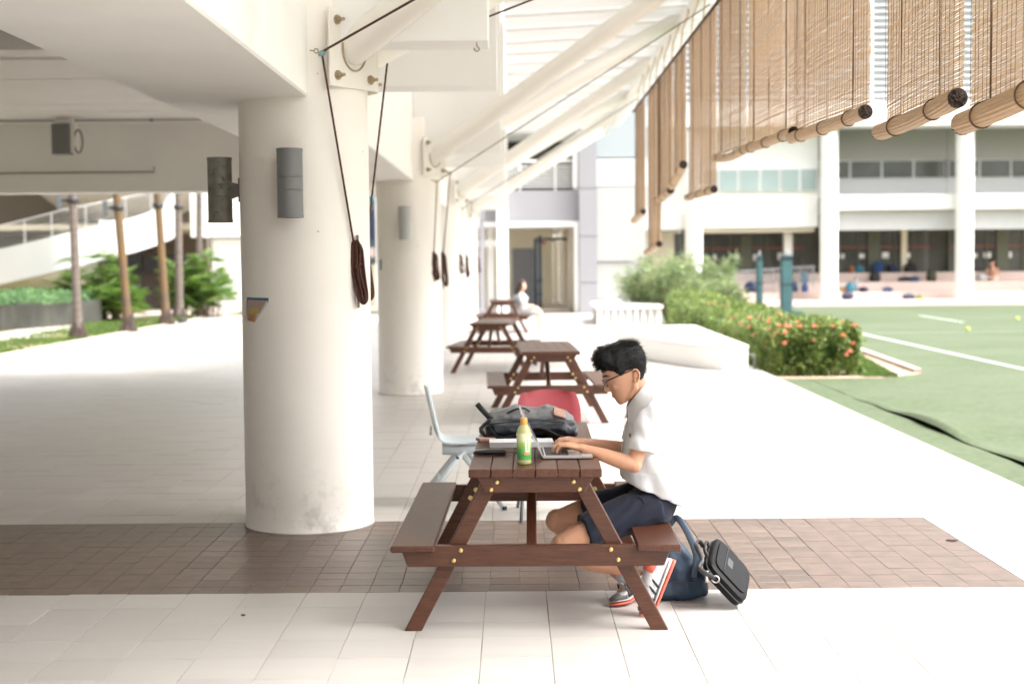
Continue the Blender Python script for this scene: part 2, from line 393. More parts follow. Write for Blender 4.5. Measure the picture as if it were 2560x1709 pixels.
# longitudinal beam, cut at the columns' heads so no faces coincide
MB().box(BX0, BX1, -6.99, 38.0, SO, 4.9).build("long_beam", m_conc, bld, bevel=0.012)
cross = [20.0 - 9.05*2, 20.0 - 9.05, 20.0, 20.0 + 9.05]
for y in cross:
    if y > 12: MB().box(-14.0, BX0-0.002, y, y+0.45, SO-0.004, 3.62).build("cross_beam", m_ceil if False else m_conc, bld, bevel=0.01) if y < 21 else None
    e = -0.11
    MB().box(BX1+0.002, e, y, y+0.35, 2.972, 5.05).build("cantilever_beam", m_white, bld, bevel=0.008)
for y in COLY:
    MB().box(BX1+0.002, -0.14, y-0.33, y+0.02, 2.978, 5.04).build("column_beam", m_white, bld, bevel=0.008)
# ceiling in strips (panel joints), higher coffer beyond
yy = 20.0
for k, w in enumerate([0.9, 0.75, 0.75, 2.4, 1.4]):
    MB().box(-14, BX0-0.003, yy-w+0.006, yy-0.002, 3.58 + 0.004*k, 3.75).build("ceiling_panel", m_ceil, bld); yy -= w
MB().box(-14, BX0-0.003, -6.99, yy-0.003, 4.05, 4.2).build("coffer_slab", M("coffer_painted_shade", (0.42, 0.38, 0.34), 0.8, var=0.05), bld)  # darker tone paints the shade of the unlit recess
MB().box(-14, BX0-0.003, yy-0.5, yy-0.003, 3.62, 4.05).build("coffer_rib", m_ceil, bld)
MB().box(BX1+0.002, -0.13, -6.99, 38, 5.06, 5.25).build("upper_slab", m_white, bld)
MB().box(-14, BX0, -6.99, 21, 4.92, 5.1).build("upper_floor", m_conc, bld)
MB().box(-14.3, -14.0, -7.3, 7.0, 0, 5.1).build("side_wall", M("added_side_wall_paint", (0.74, 0.69, 0.63), 0.8), bld)  # unseen wall, added to darken the left interior
MB().box(-14.0, 1.9, -7.3, -7.0, 0, 5.6).build("added_rear_wall", M("added_rear_wall_paint", (0.74, 0.71, 0.67), 0.8), bld)  # unseen, added to keep light from behind off the front floor
MB().box(BX0, -0.13, 37.0, 37.3, 2.96, 5.05).build("end_beam", m_white, bld)
# conduit and speaker box under the ceiling
cd = MB().tube([(-14, 19.30, 3.565), (-2.3, 19.30, 3.565)], 0.016, 8).build("conduit", M("conduit_grey", (0.42, 0.40, 0.37), 0.6), smooth=True); tag(cd, "thin grey conduit running under the ceiling beside the loudspeaker box", "conduit")
for xc in (-8.2, -5.9, -4.8, -3.4): MB().box(xc-.02, xc+.02, 19.27, 19.33, 3.545, 3.584).build("clip", m_grey, cd)
cd2 = MB().tube([(-14, 19.975, 2.92), (-4.95, 19.975, 2.92), (-4.95, 19.975, 2.99)], 0.010, 6).build("cable", M("cable_brown", (0.25, 0.22, 0.19), 0.7)); tag(cd2, "thin brown cable run along the face of the cross beam", "cable")
sp = empty("loudspeaker_box", (-5.92, 19.1, 3.1), 0, "small dark grey box with a hanging cable loop under the ceiling", "speaker")
MB().box(-0.13, 0.10, -0.10, 0.10, 0.0, 0.40).build("cabinet", m_grey, sp, bevel=0.008)
MB().box(0.101, 0.17, -0.06, 0.08, 0.03, 0.40).build("side_housing", m_steel, sp, bevel=0.006)
MB().box(-0.10, 0.14, -0.03, 0.03, 0.40, 0.47).build("bracket", m_white, sp, bevel=0.005)
MB().tube([(0.21+0.055*math.sin(a), -0.05, 0.17+0.15*math.cos(a)) for a in [2*math.pi*k/20 for k in range(20)]], 0.010, 6, closed=True).build("cable_loop", m_black, sp, smooth=True)

# ------------------------------------------------------------------ canopy
can = empty("canopy", (0, 0, 0), 0, "white translucent sheet canopy on cream tubular struts over the walkway", "canopy")
RZ = lambda x: 4.97 + 0.047*x
x0, x1 = -0.10, 2.75; ypan = -6.8; pk = 0
while ypan < 37.2:
    a, b = ypan + 0.012, ypan + 1.188
    n = 8; prof = []
    for q in range(n+1):
        t = q/n; prof.append((a + (b-a)*t, 0.018*math.cos(t*math.pi*2*2)))
    vs_, fs_ = [], []
    for (y, dz) in prof: vs_ += [(x0, y, RZ(x0)+dz*0.3), (x1, y, RZ(x1)+dz*0.3)]
    for (y, dz) in prof: vs_ += [(x0, y, RZ(x0)+dz*0.3+0.01), (x1, y, RZ(x1)+dz*0.3+0.01)]
    m2 = 2*(n+1)
    for q in range(n):
        fs_.append((2*q, 2*q+1, 2*q+3, 2*q+2)); fs_.append((m2+2*q, m2+2*q+2, m2+2*q+3, m2+2*q+1))
    fs_ += [(0, m2, m2+1, 1), (2*n, 2*n+1, m2+2*n+1, m2+2*n)]
    MB().add(vs_, fs_).build("roof_panel", m_roof, can, smooth=False)
    MB().obox(((x0+x1)/2, ypan, RZ((x0+x1)/2)-0.035), ((x1-x0)/2, 0, 0.047*(x1-x0)/2), (0, 0.016, 0), (0, 0, 0.016)).build("rafter", m_white, can)
    ypan += 1.2
MB().tube([(2.36, -6.8, 4.93), (2.36, 37.4, 4.93)], 0.07, 12).build("edge_beam", m_steel, can, smooth=True)
def strut(y, d):
    base = Vector((CX0, y, 2.95)) + d*(CR-0.02)
    tl = (2.36 - base.x)/d.x
    end = base + d*tl; end.z = 2.95 + 0.52*tl
    s = MB().tube([base, end], 0.108, 24).build("strut", m_steel, can, auto=50)
    tv = Vector((-d.y, d.x, 0)); pc = Vector((CX0, y, 2.945)) + d*(CR+0.006)
    MB().obox(pc, tv*0.225, Vector((0, 0, 0.232)), d*0.008).build("plate", m_steel, s, bevel=0.003)
    # weld collar where the tube meets the plate
    w = MB(); ring = []
    ax = (end-base).normalized()
    for k in range(28):
        a = 2*math.pi*k/28
        u1 = tv; u2 = ax.cross(tv).normalized()
        p = pc + d*0.012 + u1*0.111*math.cos(a) + Vector((0, 0, 1))*0.125*math.sin(a)
        ring.append(p)
    w.tube(ring, 0.006, 5, closed=True); w.build("weld", m_rust, s, smooth=True)
    for sa in (-1, 1):
        for sb in (-1, 1):
            q = pc + tv*0.155*sa + Vector((0, 0, 0.165*sb)) + d*0.008
            bb = MB().tube([q, q + d*0.006], 0.030, 14); bb.tube([q + d*0.006, q + d*0.024], 0.019, 6); bb.tube([q + d*0.024, q + d*0.055], 0.010, 8)
            bb.build("anchor_bolt", m_rust, s)
    return s
for y in COLY:
    strut(y, nd); strut(y, nu)

# hanging hook at the end of the column beam
hk = MB().tube(bez([(-0.21, 8.80, 2.99), (-0.21, 8.80, 2.955), (-0.203, 8.80, 2.948), (-0.196, 8.80, 2.934), (-0.21, 8.80, 2.922), (-0.226, 8.80, 2.932), (-0.226, 8.80, 2.942)], 6), 0.004, 6).build("hook", m_rust, smooth=True)
tag(hk, "small rusty open hook screwed into the underside of the beam", "hook")
# ------------------------------------------------------------------ wall lamps on the columns
def wall_lamp(name, x, y, z, ang, mat, label, arm=True):
    """cylinder up-and-down lamp; ang = direction it sticks out from the column"""
    o = empty(name, (x, y, z), ang, label, "lamp", "cylinder lamps on the columns")
    r = 0.076; h = 0.385
    def seg(z0, z1, nm): MB().lathe([(r-0.0018, z0), (r, z0+0.0015), (r, z1-0.0015), (r-0.0018, z1)], n=36).build(nm, mat, o, auto=50)
    seg(0, 0.1505, "lower_barrel"); seg(0.1515, 0.2265, "middle_collar"); seg(0.2275, h, "upper_barrel")
    MB().lathe([(r+0.002, -0.012), (r+0.002, 0.006), (r-0.008, 0.006), (r-0.008, -0.012)], n=36).build("lower_rim", mat, o, auto=50)
    MB().lathe([(r+0.002, h-0.006), (r+0.002, h+0.01), (r-0.010, h+0.01)], n=36).build("upper_rim", mat, o, auto=50)
    MB().prism([(-r+0.012, 0.135), (-r+0.012, 0.245), (-r-0.052, 0.225), (-r-0.052, 0.155)], 1, -0.03, 0.03).build("arm", mat, o, bevel=0.003)
    MB().box(-r-0.062, -r-0.050, -0.05, 0.05, 0.115, 0.265).build("back_plate", mat, o, bevel=0.003)
    return o
def on_col(y, deg, rad): return CX0 + rad*math.cos(R(deg)), y + rad*math.sin(R(deg))
x, y = on_col(9.10, -91, CR + 0.135); wall_lamp("wall_lamp", x, y, 1.935, R(-91), m_grey, "clean mid grey cylinder lamp facing out from the sticker column")
x, y = on_col(9.10, 178, CR + 0.135); wall_lamp("wall_lamp", x, y, 1.925, R(178), m_greyw, "weathered dark grey cylinder lamp sticking out sideways from the sticker column")
m_lg = M("pale_grey_lamp", (0.42, 0.42, 0.41), 0.5)
x, y = on_col(18.15, -91, CR + 0.135); wall_lamp("wall_lamp", x, y, 1.935, R(-91), m_lg, "pale grey cylinder lamp on the column without a sticker")

# ------------------------------------------------------------------ torn sticker
def on_face(s, z, y=9.10, off=0.002):
    """s = arc length on the first column measured from the side facing -Y, towards +X"""
    a = -math.pi/2 + s/CR; r = CR + off
    return (CX0 + r*math.cos(a), y + r*math.sin(a), z)
stk = empty("torn_sticker", on_face(-0.25, 1.37), 0, "half torn paper sticker with a blue border peeling off the column", "sticker")
sl = Vector(stk.location)
def sheet(poly, name, mat, off, sub=10):
    xs0 = min(p[0] for p in poly); xs1 = max(p[0] for p in poly)
    bm = bmesh.new(); vsx = [bm.verts.new((p[0], 0, p[1])) for p in poly]; f = bm.faces.new(vsx)
    for k in range(1, sub):
        xc = xs0 + (xs1-xs0)*k/sub
        bmesh.ops.bisect_plane(bm, geom=bm.verts[:]+bm.edges[:]+bm.faces[:], plane_co=(xc, 0, 0), plane_no=(1, 0, 0))
    for v in bm.verts: v.co = Vector(on_face(v.co.x, v.co.z, off=off)) - sl
    me = D.meshes.new(name); bm.to_mesh(me); bm.free(); me.materials.append(mat)
    return link(D.objects.new(name, me), stk)
SZ = 1.447
m_pp = M("sticker_paper", (0.62, 0.60, 0.55), 0.6)
sheet([(-0.395, SZ+.002), (-0.182, SZ-.002), (-0.185, SZ-.03), (-0.290, SZ-.150), (-0.330, SZ-.152), (-0.385, SZ-.140), (-0.412, SZ-.125)], "paper", m_pp, 0.0012)
sheet([(-0.393, SZ), (-0.184, SZ-.003), (-0.187, SZ-.028), (-0.197, SZ-.018), (-0.378, SZ-.016), (-0.396, SZ-.100), (-0.408, SZ-.110)], "blue_border", M("sticker_blue", (0.015, 0.11, 0.20), 0.5), 0.0022)
sheet([(-0.377, SZ-.017), (-0.198, SZ-.019), (-0.258, SZ-.095), (-0.390, SZ-.095)], "mauve_print", M("sticker_mauve", (0.40, 0.27, 0.24), 0.5, var=0.15, vs_=40), 0.0018)
sheet([(-0.375, SZ-.068), (-0.250, SZ-.060), (-0.285, SZ-.110), (-0.390, SZ-.112), (-0.392, SZ-.095)], "yellow_print", M("sticker_yellow", (0.45, 0.33, 0.09), 0.5, var=0.15, vs_=40), 0.0026)
sheet([(-0.398, SZ-.104), (-0.285, SZ-.104), (-0.296, SZ-.148), (-0.330, SZ-.151), (-0.384, SZ-.138)], "orange_print", M("sticker_orange", (0.55, 0.28, 0.10), 0.5, var=0.12, vs_=40), 0.0034)
m_ink = M("sticker_ink", (0.06, 0.03, 0.02), 0.6)
def arc_text(txt, s0, z0, size, parent):
    cu = D.curves.new("t", 'FONT'); cu.body = txt; cu.size = size; cu.space_character = 1.25
    ob = D.objects.new("t", cu); COL.objects.link(ob)
    dg = bpy.context.evaluated_depsgraph_get(); dg.update()
    me = D.meshes.new_from_object(ob.evaluated_get(dg)); D.objects.remove(ob)
    for v in me.vertices: v.co = Vector(on_face(s0 + v.co.x, z0 + v.co.y, off=0.0042)) - sl
    me.materials.clear(); me.materials.append(m_ink)
    return link(D.objects.new("lettering", me), parent)
arc_text("LASA", -0.372, SZ-.120, 0.026, stk); arc_text("KEEP", -0.384, SZ-.143, 0.025, stk)
# the peeled flap curling away
fl_pts = [(-0.186, SZ-.022), (-0.290, SZ-.118), (-0.280, SZ-.150)]
mb = MB(); A, B = (-0.184, SZ-.028), (-0.292, SZ-.150); rows = []
for k in range(9):
    t = k/8; s = A[0] + (B[0]-A[0])*t; z = A[1] + (B[1]-A[1])*t; w = 0.034*t**0.7
    row = []
    for q in range(5):
        u_ = q/4; row.append(Vector(on_face(s + u_*w*0.9, z - u_*w*0.25, off=0.004 + 0.030*math.sin(u_*2.2)*t)) - sl)
    rows.append(row)
mb.add([p for r_ in rows for p in r_], [(i*5+j, i*5+j+1, (i+1)*5+j+1, (i+1)*5+j) for i in range(8) for j in range(4)])
mb.build("peeled_flap", M("sticker_back", (0.78, 0.77, 0.76), 0.7, trl=0.2), stk, smooth=True)
mb = MB(); mb.ball(Vector(on_face(-0.418, SZ-.138, off=0.008))-sl, (0.010, 0.006, 0.012)); mb.build("curled_corner", m_pp, stk, smooth=True)

# ------------------------------------------------------------------ ropes, pulleys and coils
m_tealp = M("teal_pulley", (0.16, 0.30, 0.30), 0.4)
def pulley(p, d, mat, lab):
    o = empty("pulley", p, 0, lab, "pulley", "rope pulleys on the columns")
    d = Vector(d).normalized()
    MB().ball((0, 0, 0), (0.026, 0.012, 0.019), rot=Matrix.Rotation(R(-25), 3, 'Y')).build("cheek", mat, o, smooth=True)
    MB().tube([Vector((0, -0.014, 0)), Vector((0, 0.014, 0))], 0.006, 8).build("axle", m_rust, o)
    ring = [Vector((-0.036 + 0.013*math.cos(a), 0, 0.014 + 0.013*math.sin(a))) for a in [2*math.pi*k/14 for k in range(14)]]
    MB().tube(ring, 0.0035, 6, closed=True).build("eye_ring", m_rust, o, smooth=True)
    MB().tube([(-0.049, 0, 0.014), (-0.075, 0.01, 0.018)], 0.004, 6).build("eye_screw", m_rust, o)
    return o
def rope_line(pts, lab, r=0.0065, mat=None):
    o = MB().tube(pts, r, 8).build("blind_rope", mat or m_rope, smooth=True); tag(o, lab, "rope", "brown ropes that work the blinds")
    return o
def coil(p, h, w, lab, seed, lean=0.03):
    rr = random.Random(seed); mb = MB()
    o = empty("rope_coil", p, 0, lab, "rope", "coiled ropes on the columns")
    for k in range(11):
        ph = rr.uniform(-0.01, 0.01); ww = w*(0.35 + 0.65*rr.random()); yo = rr.uniform(-0.014, 0.014); tw = rr.uniform(-0.012, 0.012)
        zt = h*(0.46 + rr.uniform(-0.03, 0.02)); zb = -h*(0.47 + rr.uniform(-0.05, 0.03))
        pts = bez([(ph-ww*0.2, yo, zt), (ph+ww*0.42, yo+0.004, zt*0.75), (ph+ww*0.5+tw, yo, 0), (ph+ww*0.42+lean, yo, zb*0.8), (ph+lean, yo, zb),
                   (ph-ww*0.45+lean, yo-0.003, zb*0.8), (ph-ww*0.5-tw, yo-0.004, 0), (ph-ww*0.42, yo, zt*0.78), (ph-ww*0.2, yo, zt)], 5)
        mb.tube(pts[:-1], 0.0062, 6, closed=True)
    for q in range(5):
        z = h*(-0.10 + 0.06*q); mb.tube([(0.6*w*math.cos(a)*0.7, 0.018*math.sin(a), z + 0.012*math.sin(a*2+q)) for a in [2*math.pi*k/12 for k in range(12)]], 0.006, 6, closed=True) if q == 3 else None
    mb.build("windings", m_rope, o, smooth=True)
    cl = MB().box(-0.008, 0.008, 0.012, 0.030, -h*0.56, h*0.56); cl.build("cleat", M("cleat_wood", (0.30, 0.22, 0.17), 0.7), o, bevel=0.003)
    return o
P1 = Vector((-1.129, 8.66, 2.90)); C1 = Vector((-0.958, 8.855, 1.60))
pulley(P1, (1, 0, 0), m_tealp, "teal pulley hanging on an eye screw in front of the strut")
coil(C1, 0.40, 0.062, "thick coil of brown rope on the side of the sticker column facing the boy", 3)
rope_line([P1 + Vector((0, 0, -0.012)), C1 + Vector((-0.02, -0.01, 0.17))], "brown rope running down from the teal pulley to the thick coil")
rope_line([P1 + Vector((0.01, 0, 0.015)), Vector((-0.40, 7.95, 3.155)), Vector((2.15, 5.2, 4.4))], "brown rope rising from the teal pulley across the strut", 0.0075)
P2 = Vector((-0.815, 9.55, 3.00)); C2 = Vector((-0.965, 9.36, 1.60))
pulley(P2, (1, 0, 0), m_rust, "brown pulley hanging behind the strut")
coil(C2, 0.38, 0.06, "coil of brown rope half hidden behind the sticker column", 8)
rope_line([P2 + Vector((0, 0, -0.012)), C2 + Vector((0.01, 0, 0.16))], "brown rope running down from the brown pulley to the half hidden coil")
rope_line([P2 + Vector((0.01, 0, 0.01)), Vector((2.15, 11.2, 4.4))], "brown rope rising from the brown pulley behind the strut")
for k, yc in enumerate(COLY[1:], 1):
    w_ = ["the column beside the unoccupied tables", "the third column along the walkway", "the farthest column of the row"][k-1]
    ca = Vector((-0.985, yc-0.26, 1.60)); cb = Vector((-0.885, yc-0.02, 1.56))
    if k < 3:
        coil(ca, 0.36, 0.07, "darker rope coil on " + w_, 20+k); coil(cb, 0.44, 0.07, "longer reddish rope coil on " + w_, 30+k)
        pa = Vector((-0.93, yc-0.42, 2.63)); pb = Vector((-0.77, yc-0.30, 2.74))
        rope_line([pa, ca+Vector((0, 0, .15))], "rope hanging to the darker coil on " + w_); rope_line([pb, cb+Vector((0, 0, .18))], "rope hanging to the longer coil on " + w_)
        rope_line([pa, pb, Vector((2.15, yc-2.4, 4.4))], "rope slanting up under the strut of " + w_, 0.006)
        pulley(pa, (1, 0, 0), m_rust, "lower small pulley on " + w_); pulley(pb, (1, 0, 0), m_rust, "upper small pulley on " + w_)
    else:
        coil(cb, 0.40, 0.06, "rope coil on " + w_, 44); rope_line([Vector((-0.77, yc-0.3, 2.74)), cb+Vector((0, 0, .17))], "rope hanging to the coil on " + w_)
# small blue tag on the second column
a_, b_ = on_col(18.15, -147, CR+0.008); bt = MB().box(-0.012, 0.012, -0.006, 0.006, -0.065, 0.065).build("blue_tag", M("tag_blue", (0.03, 0.14, 0.24), 0.5), bevel=0.003, loc=(a_, b_, 1.62), rot=(0, 0, R(-57)))
tag(bt, "small blue tag on the second column's shaded side", "tag"); MB().tube([(0, -0.007, 0.045), (0, -0.010, 0.045)], 0.006, 8).build("screw", m_rust, bt)

# ------------------------------------------------------------------ bamboo blinds
RODX = 2.20
rod = MB().tube([(RODX, 4.0, 4.43), (RODX, 26.4, 4.34)], 0.022, 10).build("blind_rail", m_rope, smooth=True); tag(rod, "dark rail that carries the bamboo blinds under the canopy edge", "rail")
yh = 4.6
while yh < 26.3:
    mb = MB().tube([(RODX, yh, 4.43-0.004*(yh-4)+0.02), (RODX+0.02, yh, 4.62), (RODX+0.10, yh, 4.84), (2.30, yh, 4.90)], 0.010, 6)
    mb.build("hanger", m_rust, rod); yh += 1.1
BL = [  # y near, y far, z bottom near, z bottom far, roll radius, label
 (5.15, 6.95, 2.42, 2.325, 0.056, "bamboo blind with a ragged roll, first of the row over the brown band"),
 (7.07, 8.53, 2.455, 2.42, 0.050, "bamboo blind with a black roll end, beside the ragged one"),
 (8.92, 11.25, 2.575, 2.615, 0.046, "wide bamboo blind with a brown frayed roll end, third along the row"),
 (11.20, 13.55, 2.655, 2.70, 0.042, "bamboo blind hanging edge to edge with the wide frayed one, fourth along the row"),
 (13.62, 15.50, 2.70, 2.755, 0.042, "bamboo blind whose roll sags at the far side, fifth along the row"),
 (15.62, 18.00, 2.43, 2.445, 0.042, "bamboo blind hanging lower than its neighbours with a rusty roll end"),
 (18.35, 19.70, 2.88, 2.68, 0.055, "narrow bamboo blind with a steeply tilted roll"),
 (19.85, 21.85, 2.63, 2.55, 0.055, "bamboo blind behind the narrow tilted one"),
 (21.45, 23.45, 1.91, 1.79, 0.050, "longest bamboo blind, let down almost to the bushes"),
 (24.05, 25.95, 2.475, 2.38, 0.050, "last bamboo blind at the far end of the rail"),
]
def blind(k, ya, yb, za, zb, rr_, lab):
    rr = random.Random(100+k)
    o = empty("bamboo_blind", (RODX, ya, (za+zb)/2), 0, lab, "blind", "bamboo blinds along the canopy edge")
    org = Vector(o.location); L = yb - ya; zt = 4.40 - 0.004*(ya-4)
    zbm = lambda t: za + (zb-za)*t
    pitch = 0.0115 if k < 5 else 0.016; n = int((zt - min(za, zb))/pitch)
    seg = 8; mb = MB(); sx = [rr.uniform(-1, 1)*6 for _ in range(6)]
    sag = 0.012
    for i in range(n):
        f = i/n; wv = rr.uniform(-0.0016, 0.0016); e0 = rr.uniform(-0.012, 0.012); e1 = rr.uniform(-0.012, 0.012); th = rr.uniform(0.0034, 0.0046) if k < 5 else 0.0064
        rs = []
        for q in range(seg+1):
            t = q/seg
            zz = zt + ((zbm(t)) - zt)*f
            zz += 0.0025*mnoise.noise(Vector((t*7+sx[0], f*26, k))) + wv + 0.004*mnoise.noise(Vector((t*2.2, f*9+sx[1], k*3.1)))
            xx = RODX + 0.012*mnoise.noise(Vector((t*2, f*3, sx[2]))) - 0.018*f*math.sin(t*math.pi)
            yy = ya + e0*(1-t) + e1*t + L*t + 0.012*mnoise.noise(Vector((sx[3], f*6, t*0.5)))
            c = Vector((xx, yy, zz)) - org
            rs.append([c + Vector((0.0014, 0, th)), c + Vector((-0.0014, 0, th)), c + Vector((-0.0014, 0, -th)), c + Vector((0.0014, 0, -th))])
        mb.rings(rs)
    s = mb.build("slats", m_bamboo, o); s["kind"] = "stuff"
    mb = MB(); nt = int(L/0.066)
    for q in range(nt):
        t = (q+0.5)/nt + rr.uniform(-.004, .004)
        dd_ = rr.uniform(-.012, .012); mb.tube([Vector((RODX - 0.016*1.0 - 0.018*f_*math.sin(t*math.pi), ya+L*t+dd_*f_, zt + (zbm(t)-zt)*f_))-org for f_ in (0, .25, .5, .75, 1)], 0.0013, 4)
    th_ = mb.build("threads", m_thread, o); th_["kind"] = "stuff"
    # rolled-up lower part: fluted roll that sags and wobbles a little
    nr = 34; rs = []; N = 14
    for q in range(N+1):
        t = q/N; c = Vector((RODX - rr_*0.7, ya + L*t + (-0.03 + 0.06*t)*0.4, zbm(t) - rr_*0.55 - (0.03 if k == 4 else 0.008)*math.sin(math.pi*t))) - org
        rad = rr_*(1 + 0.05*mnoise.noise(Vector((t*5, k, 0))))
        rs.append([c + Vector(((rad*(1 + 0.035*((j % 2)*2-1)))*math.cos(2*math.pi*j/nr + 0.4*math.sin(t*3)), 0, (rad*(1 + 0.035*((j % 2)*2-1)))*0.94*math.sin(2*math.pi*j/nr + 0.4*math.sin(t*3)))) for j in range(nr)])
    MB().rings(rs).build("roll", m_broll, o)
    for (t, sgn) in ((0, -1), (1, 1)):
        c = Vector((RODX - rr_*0.7, ya + L*t - (0.013 if t == 0 else -0.013), zbm(t) - rr_*0.55)) - org
        mb = MB()
        for w in range(26):
            a = w*0.9; ra = rr_*(0.10 + 0.84*(w/26)); q = c + Vector((ra*math.cos(a), 0, ra*math.sin(a)*0.95))
            mb.tube([q + Vector((0, -0.004*sgn, 0)), q + Vector((0, sgn*rr.uniform(0.004, 0.016), 0))], 0.0075, 5)
        mb.tube([c + Vector((0, -0.01*sgn, 0)), c + Vector((0, 0.003*sgn, 0))], rr_*0.98, 20)
        mb.build("roll_end", m_rollend, o)
    for t in (0.17, 0.5, 0.83) if L > 1.6 else (0.25, 0.75):
        y = ya + L*t; c = Vector((RODX - rr_*0.7, y, zbm(t) - rr_*0.55 - 0.008*math.sin(math.pi*t)))
        pts = [Vector((RODX-0.010, y+0.01, zt)), Vector((RODX-0.012, y, c.z+rr_*1.3))]
        pts += [c + Vector((rr_*1.1*math.cos(a), 0.012*(a-1.5), rr_*1.05*math.sin(a))) for a in [math.pi*(0.55 + 0.1*w) for w in range(14)]]
        MB().tube([p - org for p in pts], 0.0042, 6).build("cord", m_thread, o, smooth=True)
    return o
for k, b in enumerate(BL): blind(k, *b)
# ------------------------------------------------------------------ picnic tables
def piece(name, L, w, h, loc, rot=(0, 0, 0), parent=None, mat=None, bevel=0.004):
    return MB().box(-L/2, L/2, -w/2, w/2, -h/2, h/2).build(name, mat or m_wood, parent, bevel=bevel, loc=loc, rot=rot)
def trap(name, half_top, half_bot, z0, z1, y0, y1, parent):
    return MB().prism([(-half_bot, z0), (half_bot, z0), (half_top, z1), (-half_top, z1)], 1, y0, y1).build(name, m_wood, parent, bevel=0.004)
TL = 1.85
def picnic_table():
    t = empty("picnic_table")
    pw = 0.0965
    for k in range(6):
        piece("tabletop_plank", TL, pw, 0.038, ((k-2.5)*0.0985, rng.uniform(-.003, .003), 0.721), (0, 0, R(90)), t, bevel=0.004)
    for s in (-1, 1):
        piece("bench_plank", TL, 0.196, 0.030, (s*0.547, 0, 0.385), (0, 0, R(90)), t, bevel=0.006)
    for e in (-1, 1):
        ye = e*TL/2
        ya, yb = sorted((ye - e*0.035, ye - e*0.075))
        ba = trap("top_batten", 0.262, 0.222, 0.630, 0.7015, ya, yb, t)
        ra = trap("cross_rail", 0.607, 0.572, 0.300, 0.394, ya, yb, t)
        front = ye - e*0.035
        def bolt(x, z, par):
            mb = MB()
            for (sd, y0) in ((e, front),):
                mb.rings([[(x + r_*math.cos(2*math.pi*j/10), y0 + sd*d_, z + r_*math.sin(2*math.pi*j/10)) for j in range(10)] for r_, d_ in ((0.0105, -0.002), (0.0105, 0.002), (0.008, 0.006), (0.003, 0.0075))])
            y1 = ye - e*0.121
            mb.rings([[(x + r_*math.cos(2*math.pi*j/10), y1 - e*d_, z + r_*math.sin(2*math.pi*j/10)) for j in range(10)] for r_, d_ in ((0.014, -0.002), (0.014, 0.003), (0.007, 0.0035), (0.006, 0.012))])
            mb.build("bolt", m_brass, par, smooth=False)
        for s in (-1, 1):
            # leg: leaning beam cut level at floor and top
            xf, xt, w = 0.555, 0.187, 0.039
            yl, yr = sorted((ye - e*0.0755, ye - e*0.120))
            lg = MB().prism([(s*(xf-w), 0.0), (s*(xf+w), 0.0), (s*(xt+w), 0.7012), (s*(xt-w), 0.7012)][::s], 1, yl, yr)
            # local axis along the leg for the grain
            o = lg.build("leg", m_wood, t, bevel=0.004)
            bolt(s*0.170, 0.678, ba); bolt(s*0.196, 0.645, ba); bolt(s*0.334, 0.374, ra); bolt(s*0.366, 0.328, ra)
        # diagonal brace from the rail up to the middle of the top
        p = Vector((-0.018, ye - e*0.10, 0.345)); q = Vector((-0.018, ye - e*0.62, 0.69))
        d = (q-p); piece("brace", d.length, 0.046, 0.036, (p+q)/2, (0, -math.asin(d.z/d.length)*1, math.atan2(d.y, d.x)), t)
    piece("middle_batten", 0.5, 0.05, 0.04, (0, 0, 0.68), (0, 0, 0), t)
    return t
T1 = picnic_table(); T1.location = (0.100, 7.235, 0); T1.rotation_euler.z = R(-0.8)
tag(T1, "dark brown wooden picnic table where the boy in white works on a laptop", "table", "picnic tables along the walkway")
for (x, y, rz, lab) in ((0.345, 15.40, R(1.5), "bare brown picnic table behind the red chair"),
                        (-0.290, 22.05, R(-5), "brown picnic table between the bare one and the girl's table"),
                        (-0.275, 33.75, R(1), "far brown picnic table on whose bench the girl in white sits")):
    c = copy_tree(T1); c.location = (x, y, 0); c.rotation_euler.z = rz; c["label"] = lab

